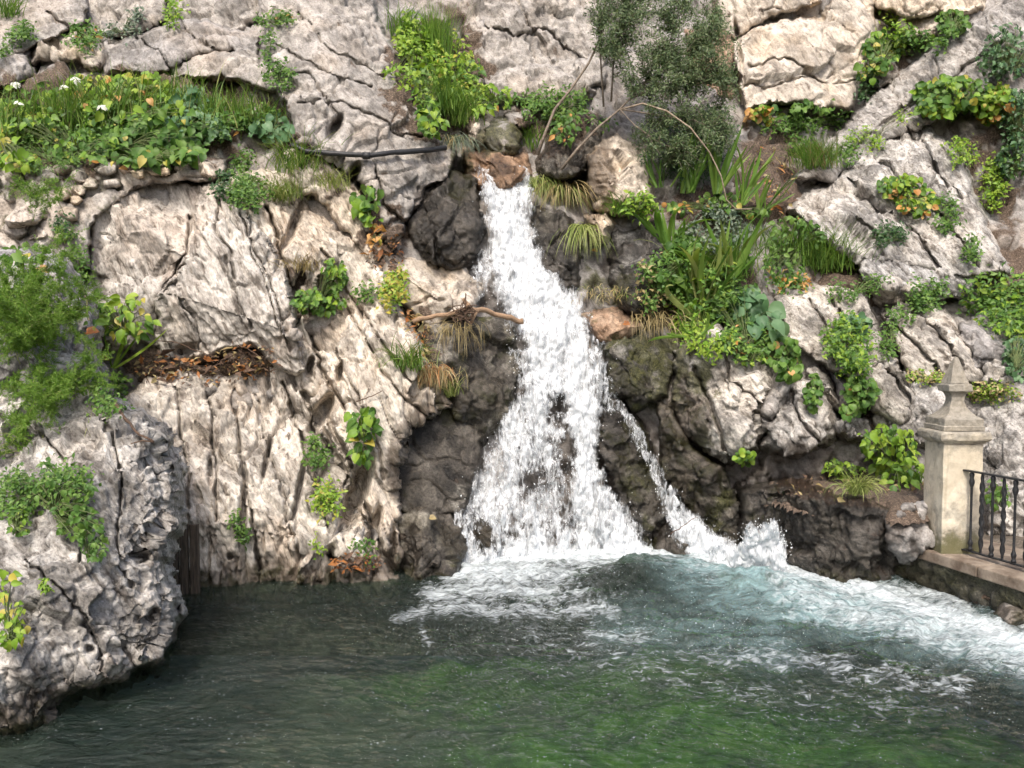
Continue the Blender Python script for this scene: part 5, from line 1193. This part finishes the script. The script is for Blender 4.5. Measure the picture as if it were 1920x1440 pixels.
# ================================================================ asparagus bush
def asparagus():
    g = np.random.default_rng(77); r = random.Random(77)
    dd = 6.25
    root, b = root_at('asparagus_bush', 40, 760, 'feathery green asparagus bush hanging over the great boulder', 'bush', d=dd)
    mb = MB(); C = []; T_ = []; L = []
    def frond(p, dr, ln, rad, depth):
        pts = [p.copy()]; d = dr.normalized(); k = 8
        for i in range(k):
            d = (d + Vector((r.gauss(0, .12), r.gauss(0, .1), -.10 if depth == 0 else r.gauss(0, .1)))).normalized()
            p = p + d * ln / k; pts.append(p.copy())
            if depth < 2 and i > 0:
                for q in range(2 if depth == 0 else 1):
                    sd = (d + Vector((r.gauss(0, .8), r.gauss(0, .6), r.gauss(0, .8)))).normalized()
                    frond(p, sd, ln * (r.uniform(.22, .42) if depth == 0 else r.uniform(.3, .55)), rad * .55, depth + 1)
            if depth >= 1:
                for q in range(3 if depth == 2 else 2):
                    a = p - d * ln / k * r.random()
                    nd = (d * .7 + Vector((r.gauss(0, .7), r.gauss(0, .7), r.gauss(0, .7)))).normalized()
                    C.append(a); T_.append(nd); L.append(r.uniform(.014, .034))
        mb.tube(pts, [rad * (1 - .7 * i / k) for i in range(k + 1)], 3, False)
    for i in range(30):
        u, v = r.gauss(35, 55), r.gauss(735, 100)
        u = min(u, 130); p = Vector(at(u, v, dd - r.uniform(-.1, .25))) - b
        frond(p, Vector((r.gauss(.45, .6), r.gauss(-.15, .3), r.gauss(.35, .6))), r.uniform(.35, .62), .0035, 0)
    for i in range(10):      # upright sprays at the top
        p = Vector(at(r.gauss(40, 40), r.gauss(620, 30), dd)) - b
        frond(p, Vector((r.gauss(.1, .3), -.1, 1)), r.uniform(.25, .45), .003, 0)
    mb.build('stalk', MAT['blade_pale'], root, True)
    C = np.array([tuple(c) for c in C]); T_ = np.array([tuple(c) for c in T_]); L = np.array(L)
    Nn = g.normal(0, 1, C.shape); Nn[:, 1] -= .8
    V, T = bits(C, Nn, T_, L, np.full(len(L), .0045), .1)
    o = link('needles', mesh_np('needles', V, T, MAT['needle'], False), root); o['kind'] = 'stuff'
    mb = MB()                # the bare bleached spray hanging below
    def bare(p, d, ln, rad, dep):
        pts = [p]
        for i in range(6):
            d = (d + Vector((r.gauss(0, .2), r.gauss(0, .1), -.06))).normalized(); p = p + d * ln / 6; pts.append(p)
            if dep < 2 and i > 0: bare(p, (d + Vector((r.gauss(0, .9), r.gauss(0, .3), r.gauss(0, .9)))).normalized(), ln * .5, rad * .6, dep + 1)
        mb.tube(pts, [rad * (1 - .6 * i / 6) for i in range(7)], 4, False)
    h = Vector(at(118, 850, dd - .3)) - b
    for a in (-2.9, -2.4, -2.0, -1.6, -1.1, -.5, .1, .6, 2.6): bare(h, Vector((math.cos(a), -.1, math.sin(a))), r.uniform(.25, .42), .005, 0)
    mb.build('bare_spray', MAT['blade_pale'], root, True)
asparagus()

# ================================================================ grey-green shrub above the fall
def shrub():
    r = random.Random(5); g = np.random.default_rng(5)
    root, b = root_at('shrub', 1010, 285, 'airy grey-green shrub leaning out above the fall on bare stems', 'shrub', d=9.85)
    P_ = lambda u, v, d: Vector(at(u, v, d)) - b
    stems = [('trunk', [(1008,290,9.85),(1022,250,9.85),(1040,205,9.9),(1072,165,10.0),(1104,118,10.1),(1126,70,10.2),(1134,10,10.3),(1136,-60,10.4)], .020, .008),
             ('trunk', [(1052,318,9.6),(1082,280,9.6),(1120,240,9.65),(1162,205,9.75),(1205,160,9.9),(1250,90,10.1),(1290,10,10.2)], .017, .006),
             ('branch', [(1132,200,10.1),(1128,140,10.1),(1124,80,10.15),(1150,0,10.2)], .012, .006),
             ('branch', [(1146,190,10.0),(1150,120,10.0),(1165,50,10.1),(1190,-30,10.2)], .012, .006),
             ('branch', [(1162,205,9.75),(1230,215,9.7),(1300,225,9.7),(1360,250,9.8)], .010, .004),
             ('branch', [(1162,205,9.75),(1190,235,9.6),(1240,270,9.6),(1290,285,9.7)], .008, .003),
             ('branch', [(1180,185,9.85),(1250,160,9.8),(1320,150,9.9),(1380,160,10.0)], .012, .004),
             ('branch', [(1205,160,9.9),(1270,110,9.9),(1330,60,10.1),(1350,20,10.2)], .012, .004)]
    ends = []
    for nm, pts, r0, r1 in stems:
        mb = MB(); q = [P_(*p) for p in pts]; n = len(q)
        mb.tube(q, [r0 + (r1 - r0) * i / (n - 1) for i in range(n)], 7); mb.build(nm, MAT['bark'], root, True)
        for i in range(1, n):
            for k in range(6): ends.append(q[i - 1].lerp(q[i], r.random()))
    ells = [(1235,50,120,110),(1300,170,85,110),(1175,20,70,90),(1285,265,95,60),(1240,150,70,60),(1340,90,40,70)]
    C = []; T_ = []; mb = MB()
    for k in range(950):
        u, v, ex, ey = pick(ells, r)
        tip = P_(u, v, 9.9 + r.gauss(0, .22)); near = min(ends, key=lambda e: (e - tip).length + r.random() * .25)
        dr = (tip - near); dn = dr.normalized() if dr.length > 1e-4 else Vector((0, 0, 1))
        s0 = tip - dn * min(dr.length, r.uniform(.15, .4)); mid = (s0 + tip) * .5 + Vector((r.gauss(0, .03), r.gauss(0, .03), r.gauss(.02, .03)))
        mb.tube([s0, mid, tip], [.004, .003, .0015], 3, False)
        for q in range(40):
            t = r.random() ** .8; a = s0.lerp(mid, t * 2) if t < .5 else mid.lerp(tip, t * 2 - 1)
            a = a + Vector((r.gauss(0, .03), r.gauss(0, .03), r.gauss(0, .03)))
            C.append(a); T_.append(dn + Vector((r.gauss(0, .8), r.gauss(0, .8), r.gauss(0, .8))))
    mb.build('twigs', MAT['bark'], root, True)['kind'] = 'stuff'
    C = np.array([tuple(c) for c in C]); T_ = np.array([tuple(c) for c in T_]); n = len(C)
    Nn = np.stack([g.normal(0, .6, n), -.6 + g.normal(0, .4, n), .4 + g.normal(0, .6, n)], 1)
    V, T = bits(C, Nn, T_, g.uniform(.030, .062, n), g.uniform(.010, .017, n), .1)
    o = link('crown', mesh_np('crown', V, T, MAT['leaf_olive'], False), root); o['kind'] = 'stuff'
shrub()
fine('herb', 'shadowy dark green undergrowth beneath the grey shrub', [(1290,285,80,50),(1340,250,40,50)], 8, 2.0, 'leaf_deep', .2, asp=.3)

# ================================================================ hose, driftwood, twigs, dead leaves
def line_on_rock(pts, off=.03, n=6):
    out_ = []
    for (a, b), (c, d_) in zip(pts[:-1], pts[1:]):
        for k in range(n):
            t = k / n; u, v = a + (c - a) * t, b + (d_ - b) * t; out_.append((u, v))
    out_.append(pts[-1])
    ds = np.array([surf_min(u, v) - off for u, v in out_]); ds = np.convolve(np.pad(ds, 3, 'edge'), np.ones(7) / 7, 'valid')
    return [Vector(at(u, v, d)) for (u, v), d in zip(out_, ds)]
def rod(name, label, cat, pts, r0, r1, mat, off=.03, n=6, sides=8, wob=.004, forks=()):
    q = line_on_rock(pts, off, n); r = nr()
    q = [p + Vector((r.gauss(0, wob), r.gauss(0, wob), r.gauss(0, wob))) for p in q]
    root = empty(name, q[0]); tag(root, label, cat); m = len(q)
    mb = MB(); mb.tube([p - q[0] for p in q], [(r0 + (r1 - r0) * i / (m - 1)) * r.uniform(.9, 1.1) for i in range(m)], sides); mb.build('stem', MAT[mat], root, True)
    for f in forks:
        mb = MB(); k = int(f[0] * (m - 1)); tip = Vector(at(f[1], f[2], q[k].y - f[3]))
        mb.tube([q[k] - q[0], (q[k] + tip) * .5 - q[0] + Vector((0, 0, .015)), tip - q[0]], [r1, r1 * .8, r1 * .5], 6); mb.build('side_shoot', MAT[mat], root, True)
    return root
plain('rubber', (0.012,0.012,0.013), (0.03,0.03,0.032), 40, .5, .15)
hose = rod('hose', 'black rubber hose slung across the smooth grey slab', 'hose', [(545,272),(575,284),(630,288),(688,292),(740,286),(800,282),(836,277)], .0275, .0275, 'rubber', .05, 5, 10, .002)
mb = MB(); hp = line_on_rock([(680,292),(694,292)], .05, 2); mb.tube([p - Vector(hose.location) for p in hp], .036, 10); mb.build('joint', MAT['rubber'], hose, True)
plain('driftwood', (0.20,0.12,0.07), (0.48,0.32,0.20), 18, .85, .6, stretch=(3, 3, 14))
drift = rod('driftwood_branch', 'broken driftwood branch lodged against the fall', 'branch', [(776,602),(830,592),(872,582),(905,582),(945,592),(980,604)], .022, .030, 'driftwood', .30, 5, 9, .006, [(.45,868,560,.03),(.55,884,606,.05),(.5,850,596,.06),(.4,880,570,.08)])
mb = MB(); r = nr(); c0 = Vector(at(868, 586, surf_min(868, 586) - .32)) - Vector(drift.location)
for k in range(70):
    a = c0 + Vector((r.gauss(0, .045), r.gauss(0, .03), r.gauss(0, .05))); d_ = Vector((r.gauss(0, 1), r.gauss(0, .5), r.gauss(0, 1))).normalized() * r.uniform(.05, .16)
    mb.tube([a - d_ * .5, a + Vector((0, 0, r.gauss(0, .02))), a + d_ * .5], [.005, .005, .002], 4, False)
mb.build('root_knot', MAT['dark_twig'], drift, True)['kind'] = 'stuff'
rod('twig', 'forked brown twig lying on the grey rock beside the soft herb', 'twig', [(215,755),(238,790),(262,815),(288,828)], .012, .007, 'dark_twig', .05, 4, 6, .003, [(1.0,245,832,.02)])
rod('twig', 'pale upright twig beside the rounded pitted boulder', 'twig', [(150,530),(162,560),(166,600)], .010, .006, 'dead_twig', .05, 4, 6)
rod('twig', 'thin dark twig on the diagonal slab above the leafy rosette', 'twig', [(668,752),(690,745),(718,732)], .006, .004, 'dark_twig', .04, 4, 5)
rod('twig', 'thin bent twig sticking out of the side stream', 'twig', [(1256,1002),(1278,988),(1308,968)], .006, .003, 'dark_twig', .3, 4, 5)
rod('twig', 'curved dry runner crossing the rock beside the yellow-green arum', 'twig', [(296,640),(330,642),(370,658),(410,672)], .005, .003, 'dark_twig', .05, 4, 5)
for k, (u, v, a, lb) in enumerate([(440,668,.3,'short dead stick lying across the litter ledge'),(470,660,-.5,'dead stick leaning at the end of the litter ledge'),(480,680,-.9,'thin dead stick upright in the litter'),(400,690,.6,'small dead stick in the middle of the litter')]):
    rod('twig', lb, 'twig', [(u - 26 * math.cos(a), v + 26 * math.sin(a)), (u, v - 3), (u + 26 * math.cos(a), v - 26 * math.sin(a))], .007, .004, 'dark_twig', .05, 3, 5)
def arch():
    pts = [(1165,205,9.6),(1205,194,9.5),(1250,208,9.4),(1295,240,9.35),(1330,285,9.35),(1352,330,9.4),(1362,375,9.45),(1380,392,9.5),(1410,392,9.5)]
    q = [Vector(at(*p)) for p in pts]; root = empty('arching_twig', q[-1]); tag(root, 'long bleached dead twig arching over the irises', 'twig')
    mb = MB(); n = len(q); mb.tube([p - q[-1] for p in q], [.010 - .004 * i / n for i in range(n)], 6); mb.build('stem', MAT['dead_twig'], root, True)
arch()
for (u, v, s, m_, lb) in [(76,503,30,'leaf_orange','large curled orange leaf on the rounded pitted boulder'),(166,622,34,'leaf_rust','rust-brown dead leaf between boulder and yellow-green arum'),(180,302,24,'leaf_orange','orange dead leaf hanging over the rubble wall'),(236,316,20,'leaf_orange','small orange leaf on the masonry lip'),(272,297,20,'leaf_yellow','yellow leaf on the masonry lip'),(820,255,20,'leaf_yellow','yellow leaf lying on the smooth slab near the hose end'),
                      (192,670,24,'leaf_orange','pale orange dead leaf under the sword leaves'),(1172,606,18,'leaf_rust','rust-coloured leaf on the tan stones'),(808,970,18,'blade_dry','pale curled leaf on the squat flat-topped block'),(1118,470,16,'leaf_orange','dead leaf stuck under the small upright grey block'),(1436,624,18,'leaf_orange','orange dead leaf among the herbs under the mallow'),(446,250,20,'leaf_orange','dead leaf at the hose end on the masonry')]:
    root, b = root_at('dead_leaf', u, v, lb, 'leaf', d=surf_min(u, v) - .05)
    r = nr(); o = link('blade', leaf_mesh('heart', m_, 2), root)
    o.matrix_basis = basis(Vector((r.gauss(0, .4), -.7, .7)), Vector((r.choice((-1, 1)), -.2, r.gauss(0, .3)))) @ Matrix.Scale(.62 * s / F * b.y, 4)
    mb = MB(); mb.tube([(0, 0, 0), (.01, -.01, .012), (.03, -.01, .03)], .002, 4); mb.build('stalk', MAT['dead_twig'], root, True)

# ================================================================ old boards at the waterline
plain('old_wood', (0.03,0.021,0.015), (0.14,0.105,0.075), 9, .75, .8, stretch=(7, 7, .7))
def boards():
    root = empty('board_shutter', at(345, 1095, 7.3)); b = Vector(root.location); tag(root, 'weathered brown upright boards in the water beside the great boulder', 'boards')
    for k, (u0, u1, vt) in enumerate([(312,334,972),(335,352,978),(353,372,985)]):
        me_ = MB(); p0 = Vector(at(u0, vt, 7.28)) - b; p1 = Vector(at(u1, 1120, 7.28)) - b
        me_.box((p0.x, -.02 + .008 * k, p1.z), (p1.x - .004, .03 + .008 * k, p0.z)); me_.build('plank', MAT['old_wood'], root, bevel=.004)
boards()

# ================================================================ pillar, coping wall, railing
def stone_mat():
    m, nt, out, N = newmat('cut_stone')
    pos = N('NewGeometry').outputs['Position']; z = N('SeparateXYZ', i_0=pos).outputs[2]
    n1 = noise(N, pos, 3.5, 6, .65); n2 = noise(N, pos, 30, 5, .7); n3 = noise(N, pos, 9, 6, .7)
    mp = N('Mapping', i_Vector=pos); mp.inputs['Scale'].default_value = (9, 9, .8)
    st = noise(N, mp.outputs[0], 2.0, 5, .6)
    c = ramp(N, n1, [(.3, (0.50,0.43,0.32)), (.5, (0.62,0.55,0.43)), (.7, (0.70,0.65,0.54))])
    c = mixc(N, math_(N, 'MULTIPLY', ramp(N, n2, [(.5, 0.), (.66, 1.)]), .25), c, (0.34,0.29,0.22))
    # grey-black lichen crust, thick on the finial and the weathering edges, rain streaks below
    zz = ramp(N, N('MapRange', i_0=z, i_1=.4, i_2=2.1).outputs[0], [(0.0, .46), (.14, .22), (.45, .14), (.62, .42), (1., .54)])
    lf = ramp(N, math_(N, 'ADD', math_(N, 'MULTIPLY', n3, .8), zz), [(.57, 0.), (.78, 1.)])
    c = mixc(N, math_(N, 'MULTIPLY', lf, .75), c, ramp(N, n2, [(.35, (0.07,0.065,0.055)), (.65, (0.26,0.24,0.21))]))
    c = mixc(N, math_(N, 'MULTIPLY', ramp(N, st, [(.56, 0.), (.68, 1.)]), .30), c, (0.24,0.20,0.11))
    ms = ramp(N, N('MapRange', i_0=z, i_1=.42, i_2=.75).outputs[0], [(0., .5), (1., 0.)])
    c = mixc(N, ramp(N, math_(N, 'ADD', ms, math_(N, 'MULTIPLY', n3, .6)), [(.58, 0.), (.75, .8)]), c, (0.11,0.105,0.035))
    b = N('BsdfPrincipled', i_0=c, i_Roughness=.9)
    nt.links.new(N('Bump', i_Strength=.5, i_Distance=.012, i_Height=math_(N, 'ADD', n2, n3)).outputs[0], b.inputs['Normal'])
    nt.links.new(b.outputs[0], out.inputs[0]); MAT['cut_stone'] = m
stone_mat()
plain('iron', (0.012,0.013,0.015), (0.035,0.035,0.038), 60, .5, .2, .3)
plain('coping', (0.12,0.085,0.06), (0.33,0.27,0.21), 7, .9, .5)
PD = 7.29
def pz(v, d=PD): return float(at(1768, v, d)[2])
PX0, PX1 = float(at(1768, 900, PD)[0]), float(at(1843, 900, PD)[0]); PW = (PX1 - PX0) / 2
def pillar():
    cx, cy = (PX0 + PX1) / 2, PD + PW
    z0 = pz(1036) - .03
    root = empty('gate_pillar', (cx, cy, z0)); tag(root, 'square cream stone pillar with pyramid finial at the end of the railing', 'pillar')
    sc = PW * 2 / 75.0          # metres per picture pixel on the front face
    def sq(name, prof, parent, bev=.004, cham=0):
        V = []; Fc = []; n = len(prof); g = np.random.default_rng(len(name))
        seg = 6
        for (h, z) in prof:
            for sx, sy, ex, ey in ((-1,-1,1,0),(1,-1,0,1),(1,1,-1,0),(-1,1,0,-1)):
                for k in range(seg):
                    t = k / seg * 2
                    V.append(((sx + ex * t) * h + g.normal(0, .0022), (sy + ey * t) * h + g.normal(0, .0022), z - z0 + g.normal(0, .0015)))
        m = seg * 4
        for i in range(n - 1):
            for k in range(m): Fc.append((i*m+k, i*m+(k+1) % m, (i+1)*m+(k+1) % m, (i+1)*m+k))
        Fc += [tuple(range(m))[::-1], tuple(range((n-1)*m, n*m))]
        mb_ = MB(); mb_.add(V, Fc); return mb_.build(name, MAT['cut_stone'], parent, False, bev)
    z = lambda v: pz(v)
    W = PW
    sh = [(W * 1.0, z(1036) - .03)] + [(W * (1.0 - .004 * (k % 2)), z(1036) + (z(846) - z(1036)) * k / 9) for k in range(1, 10)] + [(W * 1.0, z(833))]
    sq('shaft', sh, root, .008)
    sq('cap', [(W*1.05, z(832)), (W*1.10, z(829)), (W*1.24, z(826)), (W*1.27, z(822)), (W*1.27, z(815)), (W*1.23, z(811)), (W*1.1, z(809))], root, .006)
    fin = sq('finial', [(W*1.03, z(808)), (W*1.03, z(800)), (W*.97, z(799)), (W*.97, z(787)), (W*.93, z(785)), (W*.74, z(781)), (W*.56, z(774)), (W*.40, z(765)), (W*.32, z(755)), (W*.33, z(746)), (W*.40, z(739)), (W*.49, z(736))], root, .003)
    sq('finial_slab', [(W*.56, z(736)), (W*.58, z(734)), (W*.58, z(724)), (W*.54, z(721))], fin, .003)
    sq('pyramid', [(W*.48, z(720)), (W*.44, z(716)), (W*.11, z(676)), (W*.07, z(672)), (W*.03, z(670))], fin, .003)
    return cx, cy, z0
pcx, pcy, pz0 = pillar()

RD = Vector((.30, -.954, 0)).normalized(); RS = Vector((.954, .30, 0))     # along the wall towards the viewer, and across it
def coping_wall():
    top = pz0 + .02; A = Vector((float(at(1692, 1020, 7.75)[0]), 7.75, 0))
    root = empty('coping_wall', A); tag(root, 'low mossy wall with flat coping slabs carrying the railing', 'wall')
    # rough rubble face below
    n_a, n_z = 150, 34; L = 5.2
    a = np.linspace(-.1, L, n_a); zz = np.linspace(-.9, top - .09, n_z)
    Aa, Zz = np.meshgrid(a, zz)
    Pw = np.stack([A.x + RD.x * Aa, A.y + RD.y * Aa, Zz], -1)
    nrm = np.array([-RS.x, -RS.y, 0])
    f1, f2 = worley(Pw * np.array([5, 5, 6.5]))
    Pw = Pw + nrm * (.03 * fbm(Pw * 6, 3) + .05 * np.clip((f2 - f1) / .15, 0, 1) - .03)[..., None]
    w = np.clip(1 - (Zz - .05) / .25, .35, 1); mo = np.clip(.55 + .5 * fbm(Pw * 4, 3), 0, 1)
    mk = np.stack([w, mo, 0 * w, 1 + 0 * w], -1); tn = np.stack([.5 + .5 * fbm(Pw * 3, 2), .3 + 0 * w, 0 * w, 1 + 0 * w], -1)
    loc = np.array(root.location)
    link('rubble_face', mesh_np('rubble_face', (Pw - loc).reshape(-1, 3), grid_faces(*Aa.shape, np.ones(Aa.shape, bool)), MAT['dark'], attrs={'mask': mk.reshape(-1, 4), 'tone': tn.reshape(-1, 4)}), root)
    M = Matrix.Translation((0, 0, top)) @ Matrix(((RD.x, RS.x, 0, 0), (RD.y, RS.y, 0, 0), (0, 0, 1, 0), (0, 0, 0, 1)))
    r = nr(); s = -.12
    for k, ln in enumerate((1.0, .95, 1.1, 1.0, .9, 1.0)):
        mb_ = MB(); mb_.box((s + .004, -.045 + r.uniform(-.006, .006), -.10), (s + ln - .004, .80, r.uniform(-.004, .004)), M); o = mb_.build('coping_slab', MAT['coping'], root, bevel=.012)
        s += ln
    return A, top
wA, wtop = coping_wall()
def railing():
    p0 = Vector((pcx + .02, pcy - PW, 0)); base = wtop
    root = empty('railing', (p0.x, p0.y, base)); b = Vector(root.location); tag(root, 'black wrought-iron railing with plain and twisted balusters', 'railing')
    n = 25; sp = .108; L = n * sp + .2
    zt = float(at(1806, 880, PD)[2]) - base; zb = .045
    M = Matrix(((RD.x, RS.x, 0, 0), (RD.y, RS.y, 0, 0), (0, 0, 1, 0), (0, 0, 0, 1)))
    mb_ = MB(); mb_.box((-.06, -.022, zt - .014), (L, .022, zt), M); mb_.build('top_rail', MAT['iron'], root, bevel=.004)
    mb_ = MB(); mb_.box((-.06, -.018, zb - .012), (L, .018, zb), M); mb_.build('bottom_rail', MAT['iron'], root, bevel=.003)
    # straight baluster with turned ends, and barley-sugar baluster
    H = zt - .014 - zb
    def lathe(prof, n=10):
        q = MB(); V = []; Fc = []
        for (r_, z_) in prof:
            for k in range(n): V.append((r_ * math.cos(2*math.pi*k/n), r_ * math.sin(2*math.pi*k/n), z_))
        for i in range(len(prof) - 1):
            for k in range(n): Fc.append((i*n+k, i*n+(k+1) % n, (i+1)*n+(k+1) % n, (i+1)*n+k))
        q.add(V, Fc); return q
    plainp = [(.011,0),(.020,.005),(.020,.02),(.013,.03),(.019,.05),(.022,.065),(.016,.085),(.0105,.1),(.0105,H-.13),(.016,H-.115),(.023,H-.09),(.023,H-.075),(.015,H-.05),(.020,H-.03),(.020,H-.012),(.011,H)]
    pl = lathe(plainp)
    V = []; Fc = []; m = 60
    for i in range(m + 1):
        t = i / m; a = t * math.pi * 7; env = min(1, 8 * t, 8 * (1 - t))
        for k in range(8):
            th = 2 * math.pi * k / 8; rr = .010 + .012 * env * abs(math.cos(th - a)) ** 1.5
            V.append((rr * math.cos(th), rr * math.sin(th), t * H))
    for i in range(m):
        for k in range(8): Fc.append((i*8+k, i*8+(k+1) % 8, (i+1)*8+(k+1) % 8, (i+1)*8+k))
    tw = MB(); tw.add(V, Fc)
    first = {}
    for i in range(n):
        k = i % 2; pos = RD * (.07 + sp * i) + Vector((0, 0, zb))
        if k not in first:
            o = (pl if k == 0 else tw).build('baluster', MAT['iron'], root, True); first[k] = o
        else:
            o = first[k].copy(); COL.objects.link(o); o.parent = root
        o.location = pos
        if k: o['label'] = 'twisted baluster'
railing()
# ground behind the railing
def walkway():
    a, b_ = 36, 60
    S, T2 = np.meshgrid(np.linspace(.78, 5.0, a), np.linspace(-1.2, 5.2, b_))
    Pw = np.stack([wA.x + RD.x * T2 + RS.x * S, wA.y + RD.y * T2 + RS.y * S, wtop - .03 + 0 * S], -1)
    Pw[..., 2] += .03 * fbm(Pw * 3, 3)
    mk = np.stack([0 * S, .2 + 0 * S, .8 + 0 * S, 1 + 0 * S], -1)
    me = mesh_np('walkway', Pw.reshape(-1, 3), grid_faces(*S.shape, np.ones(S.shape, bool)), MAT['grey'], attrs={'mask': mk.reshape(-1, 4), 'tone': 0 * mk.reshape(-1, 4)})
    tag(link('walkway', me), 'earthen walkway behind the railing', kind='structure')
walkway()
